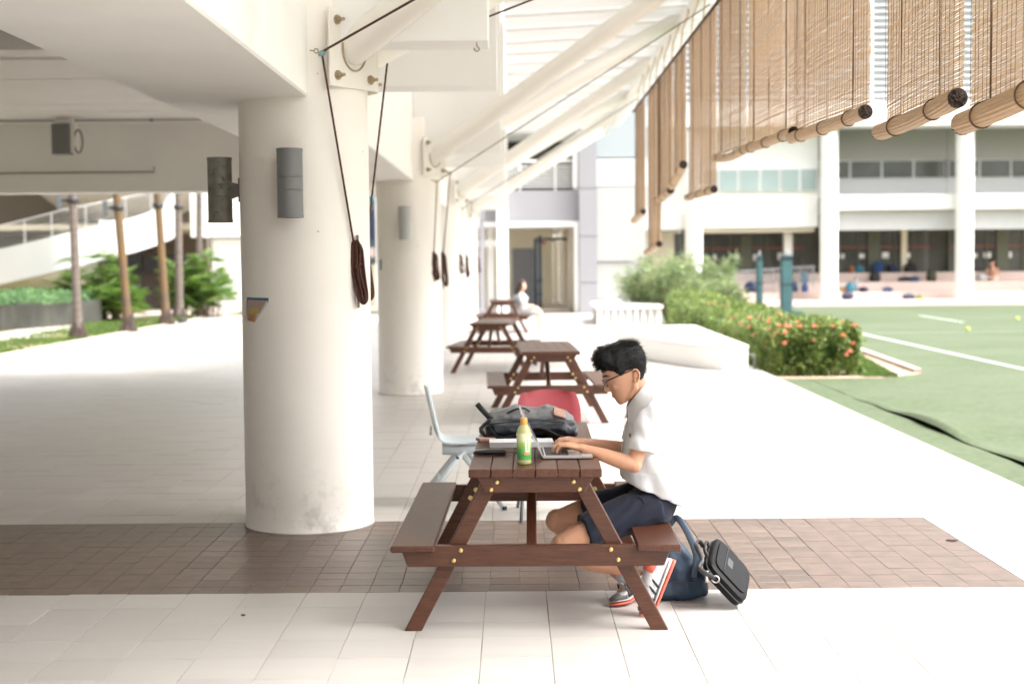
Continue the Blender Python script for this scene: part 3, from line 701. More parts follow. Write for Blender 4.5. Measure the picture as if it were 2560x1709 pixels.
# ------------------------------------------------------------------ plastic chairs
m_cgrey = M("grey_blue_plastic", (0.40, 0.45, 0.47), 0.4, var=0.04, vs_=5)
m_cred  = M("red_plastic", (0.34, 0.055, 0.07), 0.38, var=0.06, vs_=5)
m_cleg  = M("chair_leg_grey", (0.42, 0.46, 0.48), 0.4)
def chair(loc, rz, mshell, mleg, lab):
    o = empty("plastic_chair", loc, rz, lab, "chair", "plastic chairs at the table end")
    # profile along +x (front), backrest at -x
    prof = [(-0.062, 0.825, 0.28), (-0.058, 0.80, 0.36), (-0.048, 0.755, 0.40), (-0.033, 0.69, 0.425), (-0.020, 0.63, 0.43), (-0.008, 0.57, 0.42), (0.006, 0.52, 0.41), (0.026, 0.475, 0.405), (0.06, 0.448, 0.41),
            (0.12, 0.440, 0.42), (0.20, 0.441, 0.43), (0.29, 0.448, 0.43), (0.37, 0.456, 0.42), (0.42, 0.452, 0.40), (0.445, 0.435, 0.36)]
    nw = 14; top = []; bot = []
    for i, (x, z, w) in enumerate(prof):
        a = prof[max(i-1, 0)]; b = prof[min(i+1, len(prof)-1)]
        t = Vector((b[0]-a[0], 0, b[1]-a[1])).normalized(); nn = Vector((-t.z, 0, t.x)); nn = nn if nn.x*0.6 + nn.z > 0 else -nn
        rowt, rowb = [], []
        for j in range(nw+1):
            u = j/nw*2-1; cv = 0.030*u*u if i < 7 else 0.020*abs(u)**2.5
            lip = 0.010*max(0, abs(u)-0.88)/0.12
            if i < 4: droop = 0.0
            p = Vector((x, u*w/2, z)) + nn*(cv - lip)
            if i == 0: p.z -= 0.02*abs(u)**2
            rowt.append(p); rowb.append(p - nn*0.009)
        top.append(rowt); bot.append(rowb)
    mb = MB(); n1 = nw+1; m1 = len(prof)
    vs_ = [p for r_ in top for p in r_] + [p for r_ in bot for p in r_]; off = m1*n1; fs_ = []
    for i in range(m1-1):
        for j in range(nw):
            q = (i*n1+j, i*n1+j+1, (i+1)*n1+j+1, (i+1)*n1+j); fs_.append(q); fs_.append(tuple(off+k for k in q[::-1]))
    for i in range(m1-1):
        fs_.append((i*n1, (i+1)*n1, off+(i+1)*n1, off+i*n1)); fs_.append((i*n1+nw, off+i*n1+nw, off+(i+1)*n1+nw, (i+1)*n1+nw))
    for j in range(nw):
        fs_.append((j, off+j, off+j+1, j+1)); e = (m1-1)*n1; fs_.append((e+j, e+j+1, off+e+j+1, off+e+j))
    mb.add(vs_, fs_); mb.build("shell", mshell, o, auto=60)
    for s in (-1, 1):
        y = s*0.175
        sr = MB().tube([(0.05, y, 0.400), (0.16, y, 0.395), (0.33, y, 0.405)], [(0.030, 0.010)]*3, 10, ref=(0, 0, 1)); sr.build("side_rib", mshell, o, smooth=True)
        MB().tube([(0.20, y, 0.395), (0.04, y*1.08, 0.20), (-0.13, y*1.2, 0.0)], [(0.021, 0.013), (0.018, 0.012), (0.013, 0.011)], 10, ref=(1, 0, 0)).build("leg", mleg, o, smooth=True)
        MB().tube([(0.17, y, 0.39), (0.32, y*1.08, 0.20), (0.46, y*1.2, 0.0)], [(0.021, 0.013), (0.018, 0.012), (0.013, 0.011)], 10, ref=(1, 0, 0)).build("leg", mleg, o, smooth=True)
        for x in (-0.13, 0.46): MB().tube([(x, y*1.2, 0.0), (x, y*1.2, 0.022)], 0.017, 8).build("foot", m_black, o)
        MB().ball((0.155, y*1.02, 0.345), (0.018, 0.014, 0.018)).build("knob", m_black, o, smooth=True)
    MB().tube([(0.02, -0.2, 0.19), (0.02, 0.2, 0.19)], 0.009, 8).build("stretcher", mleg, o, smooth=True)
    # fold hinge behind the back
    MB().box(-0.035, -0.018, -0.16, 0.16, 0.50, 0.53).build("back_rib", mshell, o, bevel=0.004)
    return o
chair((-0.545, 9.72, 0), R(3), m_cgrey, m_cleg, "pale grey blue plastic chair seen from its side, beyond the table end")
chair((0.225, 9.52, -0.025), R(-88), m_cred, M("dark_chair_leg", (0.10, 0.11, 0.12), 0.5), "dusky red plastic chair with a rounded back behind the backpack")

# ------------------------------------------------------------------ things on the table (top at 0.74)
TT = 0.7405
# drink bottle
bo = empty("drink_bottle", (0.040, 6.475, TT), R(20), "green tea bottle with an orange cap on the table edge", "bottle")
m_tea = M("tea_liquid", (0.62, 0.60, 0.30), 0.12, trl=0.35, spec=0.6)
MB().lathe([(0.010, 0.001), (0.028, 0.0), (0.0325, 0.004), (0.0335, 0.010), (0.0325, 0.020), (0.0325, 0.120), (0.034, 0.135), (0.0325, 0.148), (0.027, 0.163), (0.018, 0.176), (0.0135, 0.184), (0.0135, 0.193)], n=36).build("body", m_tea, bo, smooth=True)
def bottle_label():
    m = D.materials.new("bottle_label"); m.use_nodes = True; nt = m.node_tree; n = nt.nodes; l = nt.links; b = n['Principled BSDF']; b.inputs['Roughness'].default_value = 0.3
    tc = n.new('ShaderNodeTexCoord'); sx = n.new('ShaderNodeSeparateXYZ'); l.new(tc.outputs['Object'], sx.inputs[0])
    cr = n.new('ShaderNodeValToRGB'); mr = n.new('ShaderNodeMapRange'); mr.inputs['From Max'].default_value = 0.14
    nz = n.new('ShaderNodeTexNoise'); nz.inputs['Scale'].default_value = 34; l.new(tc.outputs['Object'], nz.inputs['Vector'])
    ad = n.new('ShaderNodeMath'); ad.operation = 'MULTIPLY_ADD'; ad.inputs[1].default_value = 0.05; l.new(nz.outputs[0], ad.inputs[0]); l.new(sx.outputs[2], ad.inputs[2])
    l.new(ad.outputs[0], mr.inputs[0]); l.new(mr.outputs[0], cr.inputs[0])
    e = cr.color_ramp.elements; e[0].position = 0.0; e[0].color = (0.10, 0.36, 0.12, 1); e[1].position = 1.0; e[1].color = (0.70, 0.72, 0.45, 1)
    for p, c in ((0.28, (0.16, 0.42, 0.12, 1)), (0.45, (0.05, 0.30, 0.08, 1)), (0.66, (0.13, 0.40, 0.10, 1)), (0.86, (0.36, 0.55, 0.13, 1))):
        x = e.new(p); x.color = c
    l.new(cr.outputs[0], b.inputs['Base Color']); return m
lb = MB().lathe([(0.0331, 0.022), (0.0333, 0.024), (0.0333, 0.126), (0.0343, 0.136), (0.0338, 0.141)], n=36, caps=False).build("label", bottle_label(), bo, smooth=True)
m_lw = M("label_cream", (0.72, 0.70, 0.55), 0.35)
def lab_patch(a0, a1, z0, z1, mat, nm, r=0.0340):
    vs_ = []; fs_ = []; n = 8
    for k in range(n+1):
        a = R(a0 + (a1-a0)*k/n); vs_ += [(r*math.cos(a), r*math.sin(a), z0), (r*math.cos(a), r*math.sin(a), z1)]
    for k in range(n): fs_.append((2*k, 2*k+2, 2*k+3, 2*k+1))
    MB().add(vs_, fs_).build(nm, mat, lb, smooth=True)
lab_patch(-100, -64, 0.046, 0.124, m_lw, "cream_panel")
lab_patch(-108, -58, 0.045, 0.058, M("label_orange", (0.60, 0.30, 0.08), 0.35), "orange_emblem", 0.0345)
m_lgn = M("label_print_green", (0.10, 0.26, 0.10), 0.4)
for zq in (0.068, 0.078, 0.088, 0.098, 0.108): lab_patch(-90, -74, zq, zq+0.0045, m_lgn, "printed_sign", 0.0346)
cp = MB().lathe([(0.0155, 0.185), (0.0160, 0.187), (0.0160, 0.207), (0.0145, 0.210), (0.004, 0.2105)], n=30).build("cap", M("orange_cap", (0.72, 0.33, 0.06), 0.4), bo, auto=40)
MB().lathe([(0.0165, 0.180), (0.0165, 0.184), (0.0140, 0.184)], n=24).build("tamper_ring", M("orange_cap_ring", (0.66, 0.30, 0.06), 0.4), bo, smooth=True)

# laptop: open, its screen seen edge-on
lp = empty("laptop", (0.125, 6.775, TT), R(1), "open silver laptop under the boy's hands, seen from its side", "laptop")
m_alu = M("silver_aluminium", (0.62, 0.58, 0.57), 0.35, metal=0.6)
ba = MB().box(0, 0.232, -0.165, 0.165, 0.004, 0.0165).build("base", m_alu, lp, bevel=0.003, bseg=2)
MB().box(0.014, 0.122, -0.142, 0.142, 0.0166, 0.0172).build("keyboard_well", M("dark_grey_well", (0.12, 0.115, 0.115), 0.6), ba)
kb = MB()
for r_ in range(6):
    for c in range(14):
        kb.box(0.0165+r_*0.0175, 0.0165+r_*0.0175+0.0145, -0.139+c*0.0200, -0.139+c*0.0200+0.0168, 0.0173, 0.0190)
k_ = kb.build("keys", M("key_black", (0.02, 0.02, 0.022), 0.5), ba); k_["kind"] = "stuff"
MB().box(0.136, 0.216, -0.052, 0.052, 0.0166, 0.0170).build("trackpad", M("trackpad_grey", (0.50, 0.47, 0.46), 0.3, metal=0.4), ba)
for yy_ in (-0.14, 0.14):
    for xx_ in (0.02, 0.21): MB().lathe([(0.008, 0.0), (0.009, 0.001), (0.009, 0.004)], c=(xx_, yy_, 0), n=12).build("rubber_foot", m_black, ba)
lid_a = R(26)
ld = D.objects.new("lid", None); link(ld, lp); ld.location = (0.002, 0, 0.014); ld.rotation_euler = (0, -lid_a, 0)
MB().box(-0.0062, 0.0, -0.165, 0.165, 0.0, 0.228).build("lid_shell", m_alu, ld, bevel=0.002, bseg=2)
MB().box(0.0001, 0.0012, -0.157, 0.157, 0.012, 0.220).build("screen", M("screen_glow", (0.30, 0.32, 0.36), 0.15), ld)
MB().ball((-0.0064, 0, 0.13), (0.0008, 0.018, 0.022)).build("lid_emblem", M("emblem_dark", (0.10, 0.10, 0.11), 0.2), ld, smooth=True)
MB().tube([(0, -0.12, 0.0), (0, 0.12, 0.0)], 0.006, 10).build("hinge", m_black, ld)
# notebook and paper
nb = empty("notebook", (0.030, 7.12, TT), R(2), "white notebook lying open-edged behind the bottle and laptop", "notebook")
for k in range(7): MB().box(-0.155+rng.uniform(-.003, .003), 0.155+rng.uniform(-.003, .003), -0.075, 0.075, 0.0008+k*0.0034, 0.0038+k*0.0034).build("page_block", M("paper_white%d" % k, (0.78, 0.78, 0.80), 0.8), nb)
MB().box(-0.158, 0.158, -0.078, 0.078, 0.0247, 0.0262).build("cover", M("cover_white", (0.80, 0.80, 0.83), 0.5), nb, bevel=0.0005)
# pen case
pc = empty("pencil_case", (-0.095, 6.80, TT), R(2), "slim black pencil case on the table left of the bottle", "pencil case")
mb = MB().tube([(-0.105, 0, 0.008), (-0.09, 0, 0.011), (-0.03, 0, 0.014), (0.04, 0, 0.014), (0.052, 0, 0.010)], [(0.004, 0.012), (0.010, 0.026), (0.013, 0.030), (0.013, 0.030), (0.006, 0.022)], 14, ref=(0, 0, 1))
mb.build("pouch", m_black, pc, smooth=True)
MB().tube([(-0.10, -0.004, 0.0215), (-0.03, -0.004, 0.0265), (0.045, -0.004, 0.0255)], 0.0016, 6).build("zip", m_alu, pc)
MB().tube([(0.045, 0.006, 0.011), (0.115, 0.010, 0.008)], [0.0045, 0.004], 8).build("pen", M("pen_brown", (0.28, 0.15, 0.11), 0.4), pc, smooth=True)
MB().tube([(0.115, 0.010, 0.008), (0.126, 0.0105, 0.0075)], [0.004, 0.001], 8).build("pen_tip", m_alu, pc, smooth=True)
# wallet peeking out at the table edge
wl_ = empty("wallet", (-0.150, 7.33, TT), R(20), "small pinkish brown wallet under the edge of the backpack", "wallet")
MB().box(-0.045, 0.045, -0.035, 0.035, 0.0, 0.010).build("leather", M("wallet_leather", (0.30, 0.17, 0.14), 0.5), wl_, bevel=0.003)
MB().box(-0.043, 0.043, -0.033, 0.033, 0.0105, 0.017).build("flap", M("wallet_pink", (0.52, 0.33, 0.28), 0.5), wl_, bevel=0.002)

# backpack lying on the table
bk = empty("backpack", (0.075, 7.62, TT), 0, "slack dark backpack with a grey top panel lying on the table", "backpack")
m_bnavy = M("backpack_coated_navy", (0.020, 0.026, 0.036), 0.32, var=0.25, vs_=12, bump=0.10, bs=30)
m_bgrey = M("backpack_grey_canvas", (0.16, 0.165, 0.175), 0.45, var=0.15, vs_=10, bump=0.12, bs=80)
def loafy(xs_, y0, y1, zf, zb, ztop, n=16):
    rs = []
    for x, sc, zz in xs_:
        ring = []
        for j in range(n):
            a = 2*math.pi*j/n; cy, sy = math.cos(a), math.sin(a)
            yy = (y0+y1)/2 + (y1-y0)/2*sc*abs(cy)**0.6*(1 if cy > 0 else -1)
            z = zz*(0.5 + 0.5*abs(sy)**0.7*(1 if sy > 0 else -1))
            ring.append((x, yy, z + 0.003))
        rs.append(ring)
    return MB().rings(rs)
def wrinkle(amp, sc):
    return lambda c, n: amp*(mnoise.noise(Vector((c.x*sc, c.y*sc*0.6, c.z*sc*1.3))) + 0.5*mnoise.noise(Vector((c.x*sc*2.3, c.y*sc*2, c.z*sc*3))))
lo = loafy([(-0.245, 0.45, 0.05), (-0.23, 0.75, 0.075), (-0.18, 0.93, 0.090), (-0.08, 1.0, 0.093), (0.03, 1.0, 0.095), (0.13, 1.0, 0.097), (0.19, 0.97, 0.090), (0.235, 0.8, 0.075), (0.25, 0.5, 0.05)], -0.27, 0.12, 0, 0, 0)
remesh_obj(lo, "lower_body", m_bnavy, bk, 0.007, 6, wrinkle(0.010, 16))
up = loafy([(-0.22, 0.5, 0.10), (-0.20, 0.75, 0.118), (-0.14, 0.9, 0.135), (-0.07, 0.95, 0.155), (-0.02, 0.95, 0.142), (0.03, 0.95, 0.128), (0.09, 0.95, 0.150), (0.15, 0.92, 0.138), (0.20, 0.8, 0.115), (0.235, 0.5, 0.085)], -0.19, 0.15, 0, 0, 0)
remesh_obj(up, "top_panel", m_bgrey, bk, 0.007, 5, wrinkle(0.009, 18))
MB().tube(bez([(-0.20, -0.19, 0.10), (-0.245, -0.20, 0.15), (-0.27, -0.18, 0.178)], 5), [(0.004, 0.014)]*11, 8, ref=(0, 1, 0)).build("tab", m_black, bk, smooth=True)
MB().tube(bez([(-0.20, -0.22, 0.10), (-0.25, -0.255, 0.055), (-0.215, -0.285, 0.018), (-0.12, -0.30, 0.012), (-0.04, -0.29, 0.03)], 6), [(0.004, 0.017)]*25, 8, ref=(0, 1, 1)).build("shoulder_strap", m_black, bk, smooth=True)
MB().tube(bez([(-0.21, -0.20, 0.075), (-0.19, -0.25, 0.045), (-0.165, -0.29, 0.022), (-0.13, -0.305, 0.010)], 6), [(0.003, 0.012)]*19, 8, ref=(0, 1, 1)).build("shoulder_strap", m_black, bk, smooth=True)
MB().tube(bez([(-0.03, -0.275, 0.025), (0.03, -0.30, 0.055), (0.08, -0.305, 0.050), (0.14, -0.30, 0.02), (0.20, -0.29, 0.010)], 6), [(0.004, 0.016)]*25, 8, ref=(0, 1, 1)).build("shoulder_strap", m_black, bk, smooth=True)
MB().tube(bez([(-0.115, -0.155, 0.125), (-0.07, -0.175, 0.148), (-0.03, -0.165, 0.152), (0.0, -0.15, 0.135)], 6), 0.0055, 8).build("carry_handle", m_black, bk, smooth=True)
MB().tube(bez([(-0.20, -0.262, 0.082), (-0.08, -0.275, 0.094), (0.05, -0.275, 0.096), (0.18, -0.262, 0.088)], 6), 0.003, 6).build("zip", m_black, bk, smooth=True)
MB().obox((0.155, -0.152, 0.120), (0.030, 0.004, -0.010), (0, 0.020, 0.018), (0.003, -0.008, 0.009)).build("patch", M("patch_orange", (0.42, 0.25, 0.19), 0.6, var=0.25, vs_=60), bk, bevel=0.0015)
MB().ball((-0.13, -0.215, 0.028), (0.035, 0.02, 0.022)).build("tissue", M("tissue_pink", (0.72, 0.58, 0.54), 0.8), bk, smooth=True)
# ------------------------------------------------------------------ the boy
boy = empty("person", (0.70, 6.95, 0.0), 0, "boy in a white shirt and navy shorts typing on a laptop at the picnic table", "person")
BO = Vector(boy.location)
def W(*p):
    v = Vector(p); k = min(1, max(0, (v.z - 0.22)/0.18)); v.x -= 0.030*k*k*(3 - 2*k)
    return v - BO
HO = Vector((0.565, 6.95, 1.093)); pt = R(23)
Hf = Vector((-math.cos(pt), -0.05, -math.sin(pt))).normalized(); Hu = Vector((-math.sin(pt), 0, math.cos(pt))); Hl = Hu.cross(Hf).normalized()   # Hl points to the far side or near side
if Hl.y > 0: Hl = -Hl                       # +l = towards the camera side (-Y)
Hu = (Hu - Hf*Hu.dot(Hf)).normalized()
def HP(f, l, u): return HO + Hf*f + Hl*l + Hu*u - BO
SK = [(-0.104, 0.090, 0.010, 0.012), (-0.100, 0.088, 0.018, 0.024), (-0.090, 0.078, 0.034, 0.036), (-0.072, 0.062, 0.054, 0.048), (-0.050, 0.047, 0.069, 0.056), (-0.025, 0.036, 0.083, 0.0625), (0.0, 0.030, 0.091, 0.0665),
      (0.025, 0.025, 0.096, 0.069), (0.045, 0.023, 0.102, 0.071), (0.065, 0.021, 0.106, 0.0735), (0.090, 0.017, 0.107, 0.0745), (0.115, 0.012, 0.100, 0.070), (0.138, 0.007, 0.084, 0.059), (0.155, 0.003, 0.058, 0.041), (0.164, 0.0, 0.026, 0.020)]
def sk(u):
    if u <= SK[0][0]: return SK[0][1:]
    for a, b in zip(SK, SK[1:]):
        if a[0] <= u <= b[0]:
            t = (u-a[0])/(b[0]-a[0]); return tuple(a[k]+(b[k]-a[k])*t for k in (1, 2, 3))
    return SK[-1][1:]
def skp(phi, u, off=0.0):
    fc, hl, hw = sk(u); c, s = math.cos(phi), math.sin(phi)
    e = 0.86
    ff_ = fc + (hl+off)*abs(c)**e*(1 if c > 0 else -1); ll = (hw+off)*abs(s)**e*(1 if s > 0 else -1)
    return ff_, ll
body = MB()
def headpieces(mb):
    rs = []
    for (u, fc, hl, hw) in SK:
        rs.append([HP(*skp(2*math.pi*j/36, u), u) for j in range(36)])
    mb.rings(rs)
    # nose
    mb.rings([[HP(f + r*math.cos(a)*1.0, w*math.sin(a), u) for a in [2*math.pi*k/12 for k in range(12)]] for (f, u, r, w) in
              ((0.112, 0.040, 0.012, 0.010), (0.118, 0.020, 0.013, 0.010), (0.126, 0.002, 0.017, 0.0125), (0.130, -0.010, 0.0195, 0.0165), (0.126, -0.019, 0.0175, 0.0165), (0.116, -0.026, 0.010, 0.012))])
    mb.ball(HP(0.116, 0.012, -0.014), 0.0085); mb.ball(HP(0.116, -0.012, -0.014), 0.0085)
    # brow, lips, chin, cheeks
    mb.tube([HP(0.100, -0.045, 0.046), HP(0.118, -0.02, 0.050), HP(0.121, 0, 0.048), HP(0.118, 0.02, 0.050), HP(0.100, 0.045, 0.046)], 0.0095, 10)
    mb.ball(HP(0.1135, 0, -0.042), 0.010); mb.tube([HP(0.096, -0.023, -0.050), HP(0.1135, -0.008, -0.046), HP(0.1165, 0, -0.046), HP(0.1135, 0.008, -0.046), HP(0.096, 0.023, -0.050)], [0.005, 0.008, 0.0085, 0.008, 0.005], 8)
    mb.tube([HP(0.094, -0.020, -0.056), HP(0.110, -0.008, -0.060), HP(0.1125, 0, -0.0605), HP(0.110, 0.008, -0.060), HP(0.094, 0.020, -0.056)], [0.004, 0.0075, 0.008, 0.0075, 0.004], 8)
    mb.ball(HP(0.094, 0, -0.088), (0.017, 0.018, 0.016)); mb.ball(HP(0.084, 0.040, -0.008), (0.026, 0.016, 0.026)); mb.ball(HP(0.084, -0.040, -0.008), (0.026, 0.016, 0.026))
    # jaw corner
    for s in (-1, 1):
        mb.tube([HP(-0.005, s*0.052, -0.005), HP(0.010, s*0.050, -0.050), HP(0.045, s*0.042, -0.075), HP(0.080, s*0.018, -0.092)], [0.018, 0.018, 0.016, 0.013], 10)
        # ear: rim, lobe and bowl
        ear = [(-0.006, 0.030), (-0.016, 0.036), (-0.028, 0.032), (-0.034, 0.018), (-0.031, 0.0), (-0.022, -0.014), (-0.010, -0.025), (0.0, -0.022), (0.0, -0.010)]
        mb.tube([HP(f, s*(0.0745 + (0.010 if -0.03 < u < 0.04 and f < -0.012 else 0.004)), u) for f, u in ear], [0.004, 0.005, 0.0055, 0.0055, 0.005, 0.005, 0.0065, 0.005, 0.004], 8)
        mb.ball(HP(-0.016, s*0.072, 0.006), (0.015, 0.007, 0.022))
headpieces(body)
# neck
body.tube([W(0.665, 6.95, 0.955), W(0.642, 6.95, 1.00), W(0.618, 6.95, 1.045), W(0.600, 6.95, 1.085)], [(0.056, 0.062), (0.053, 0.056), (0.051, 0.054), (0.05, 0.055)], 20, ref=(0, 1, 0))
body.tube([W(0.60, 6.95, 1.0), W(0.57, 6.95, 1.02), HP(0.05, 0, -0.07)], [0.026, 0.024, 0.02], 12)
# trunk under the clothes
body.tube([W(0.70, 6.95, 0.44), W(0.70, 6.95, 0.55), W(0.69, 6.95, 0.70), W(0.675, 6.95, 0.85), W(0.665, 6.95, 0.93), W(0.66, 6.95, 0.97)],
          [(0.10, 0.07), (0.095, 0.07), (0.115, 0.075), (0.13, 0.075), (0.12, 0.065), (0.07, 0.05)], 24, ref=(0, 1, 0))
def limb(pts, rad, n=16): body.tube(bez(pts, 5), interp(rad, len(pts), 5), n)
def interp(r, n, k):
    out = []
    for i in range(n-1):
        for q in range(k): out.append(r[i] + (r[i+1]-r[i])*q/k)
    out.append(r[-1]); return out
# arms
limb([W(0.665, 6.795, 0.905), W(0.625, 6.745, 0.80), W(0.585, 6.715, 0.700)], [0.046, 0.042, 0.035])
limb([W(0.588, 6.714, 0.700), W(0.53, 6.714, 0.715), W(0.44, 6.718, 0.746), W(0.340, 6.722, 0.776)], [0.035, 0.0385, 0.032, 0.022])
limb([W(0.665, 7.105, 0.905), W(0.635, 7.14, 0.80), W(0.600, 7.135, 0.715)], [0.046, 0.042, 0.035])
limb([W(0.600, 7.135, 0.715), W(0.53, 7.09, 0.728), W(0.44, 7.02, 0.752), W(0.352, 6.941, 0.776)], [0.035, 0.038, 0.031, 0.022])
# hands
def hand(wr, dirv, side, lift=0.0):
    """wr wrist, dirv forward, side = unit vector to the thumb side"""
    wr = Vector(wr); f = Vector(dirv).normalized(); s = (Vector(side) - f*Vector(side).dot(f)).normalized(); u = s.cross(f)
    if u.z < 0: u = -u
    P = lambda a, b, c: wr + f*a + s*b + u*c - BO
    body.tube([P(-0.02, 0, 0), P(0.012, 0, 0.004), P(0.035, -0.001, 0.010), P(0.062, -0.002, 0.016), P(0.086, -0.004, 0.013)], [(0.024, 0.019), (0.028, 0.017), (0.036, 0.0165), (0.040, 0.015), (0.036, 0.011)], 16, ref=s)
    for k, (b, L, dz) in enumerate(((0.029, 0.070, 0.0), (0.0095, 0.078, 0.002), (-0.0105, 0.072, 0.001), (-0.029, 0.056, -0.003))):
        a0 = 0.078 - 0.004*abs(k-1.2)
        body.tube([P(a0-0.012, b*0.9, 0.014), P(a0+0.004, b, 0.018+dz), P(a0+L*0.36, b*1.05, 0.017+dz), P(a0+L*0.60, b*1.08, 0.001+dz), P(a0+L*0.68, b*1.1, -0.020+lift)], [0.0095, 0.0098, 0.0088, 0.0080, 0.0062], 10)
    body.tube([P(0.020, 0.020, 0.004), P(0.040, 0.036, 0.000), P(0.066, 0.046, -0.006), P(0.090, 0.046, -0.014)], [0.014, 0.012, 0.0098, 0.0072], 10)
hand((0.303, 6.722, 0.7785), (-1.0, 0.06, -0.02), (0, 1, 0))
hand((0.316, 6.936, 0.7785), (-1.0, -0.12, -0.02), (0, -1, 0))
# legs
limb([W(0.68, 6.865, 0.478), W(0.55, 6.815, 0.435), W(0.38, 6.765, 0.378), W(0.245, 6.742, 0.322)], [0.083, 0.080, 0.066, 0.053])
limb([W(0.235, 6.742, 0.292), W(0.31, 6.735, 0.264), W(0.40, 6.725, 0.240), W(0.52, 6.705, 0.218), W(0.622, 6.685, 0.206)], [0.050, 0.054, 0.056, 0.042, 0.032])
for kp in ((0.236, 6.742, 0.312), (0.232, 7.125, 0.362)): body.ball(W(*kp), (0.058, 0.054, 0.060))
body.ball(W(0.236, 6.742, 0.292), (0.054, 0.052, 0.052))
for kp in ((0.588, 6.714, 0.698), (0.600, 7.135, 0.713)): body.ball(W(*kp), (0.038, 0.036, 0.037))
limb([W(0.68, 7.035, 0.478), W(0.55, 7.085, 0.450), W(0.38, 7.115, 0.408), W(0.245, 7.125, 0.362)], [0.083, 0.080, 0.068, 0.055])
limb([W(0.240, 7.125, 0.355), W(0.29, 7.09, 0.305), W(0.37, 7.03, 0.245), W(0.47, 6.95, 0.165), W(0.535, 6.90, 0.110)], [0.052, 0.054, 0.054, 0.039, 0.031])
# feet inside the shoes
body.tube([W(0.622, 6.685, 0.212), W(0.660, 6.680, 0.19), W(0.630, 6.676, 0.12), W(0.60, 6.67, 0.05)], [0.032, 0.034, 0.030, 0.024], 12)
body.tube([W(0.535, 6.90, 0.110), W(0.55, 6.89, 0.075), W(0.50, 6.87, 0.045)], [0.032, 0.034, 0.028], 12)
skin = remesh_obj(body, "body", m_skin, boy, 0.0035, 4)

# face details
m_ew = M("eye_white", (0.75, 0.72, 0.70), 0.2); m_iris = M("dark_iris", (0.02, 0.012, 0.01), 0.1)
for s in (-1, 1):
    e = MB().ball(HP(0.0945, s*0.032, 0.024), 0.0115).build("eye", m_ew, boy, smooth=True)
    MB().ball(HP(0.1035, s*0.032, 0.020), (0.003, 0.004, 0.004)).build("iris", m_iris, e, smooth=True)
    MB().tube([HP(0.100, s*0.044, 0.0225), HP(0.107, s*0.036, 0.0215), HP(0.109, s*0.028, 0.0205), HP(0.106, s*0.021, 0.020)], 0.0017, 6).build("eyelash", m_hair, boy)
    MB().tube([HP(0.1005, s*0.058, 0.050), HP(0.1135, s*0.044, 0.057), HP(0.1225, s*0.026, 0.058), HP(0.127, s*0.012, 0.054)], [(0.001, 0.001), (0.0035, 0.002), (0.0045, 0.002), (0.003, 0.002)], 8, ref=Hu).build("eyebrow", m_hair, boy, smooth=True)
lipm = MB().tube([HP(0.104, 0.019, -0.0525), HP(0.1185, 0.008, -0.0520), HP(0.1225, 0, -0.0525), HP(0.1185, -0.008, -0.0520), HP(0.104, -0.019, -0.0525)], [(0.0015, 0.001), (0.0042, 0.0022), (0.005, 0.0026), (0.0042, 0.0022), (0.0015, 0.001)], 8, ref=Hu)
lipm.build("lips", m_lip, boy, smooth=True)
# glasses
gl = empty("glasses", BO + HP(0.12, 0, 0.03), 0, "thin black rimmed glasses low on the boy's nose", "glasses"); GO = Vector(gl.location) - BO
m_frame = M("glasses_black", (0.012, 0.012, 0.014), 0.3); m_lens = M("lens", (0.72, 0.76, 0.85), 0.05, alpha=0.28)
for s in (-1, 1):
    ring = []
    for k in range(24):
        a = 2*math.pi*k/24; c_, s_ = math.cos(a), math.sin(a)
        l = s*0.0335 + 0.0255*abs(c_)**0.7*(1 if c_ > 0 else -1); u = 0.022 + 0.0165*abs(s_)**0.75*(1 if s_ > 0 else -1)
        ring.append(HP(0.134 - 0.16*max(0, abs(l)-0.02) + (u-0.022)*0.10, l, u) - GO)
    MB().tube(ring, 0.0021, 7, closed=True).build("rim", m_frame, gl, smooth=True)
    MB().add(ring, [tuple(range(24))]).build("lens", m_lens, gl)
    MB().tube([HP(0.126, s*0.059, 0.033) - GO, HP(0.122, s*0.0685, 0.036) - GO, HP(0.06, s*0.0775, 0.037) - GO, HP(-0.004, s*0.079, 0.037) - GO, HP(-0.030, s*0.077, 0.022) - GO, HP(-0.042, s*0.072, 0.002) - GO], [(0.0032, 0.0018)]*6, 8, ref=Hu).build("temple", m_frame, gl, smooth=True)
MB().tube([HP(0.1335, -0.010, 0.026) - GO, HP(0.137, 0, 0.030) - GO, HP(0.1335, 0.010, 0.026) - GO], 0.0019, 7).build("bridge", m_frame, gl, smooth=True)

# hair: a close cap plus loose tufts
def hairline(phi):
    """lower edge of the hair (u) at angle phi on the skull, 0 = forehead, pi = nape"""
    a = abs((phi + math.pi) % (2*math.pi) - math.pi)
    keys = [(0.0, 0.098), (0.45, 0.094), (0.85, 0.080), (1.10, 0.066), (1.24, 0.050), (1.36, 0.030), (1.46, 0.032), (1.56, 0.044), (1.85, 0.042), (2.05, 0.012), (2.4, -0.026), (3.15, -0.040)]
    for p, q in zip(keys, keys[1:]):
        if p[0] <= a <= q[0]: return p[1] + (q[1]-p[1])*(a-p[0])/(q[0]-p[0])
    return -0.04
def hthick(phi, u):
    a = abs((phi + math.pi) % (2*math.pi) - math.pi); hl_ = hairline(phi)
    t = 0.004 + 0.020*min(1, max(0, (u-hl_)/0.05))
    if a > 1.2: t *= 0.72
    if a < 0.9: t += 0.004
    t += (0.010 + 0.018*math.cos(a))*max(0, (u-0.07)/0.09)
    return t
hm = MB(); NP = 72; NU = 16; outer = []
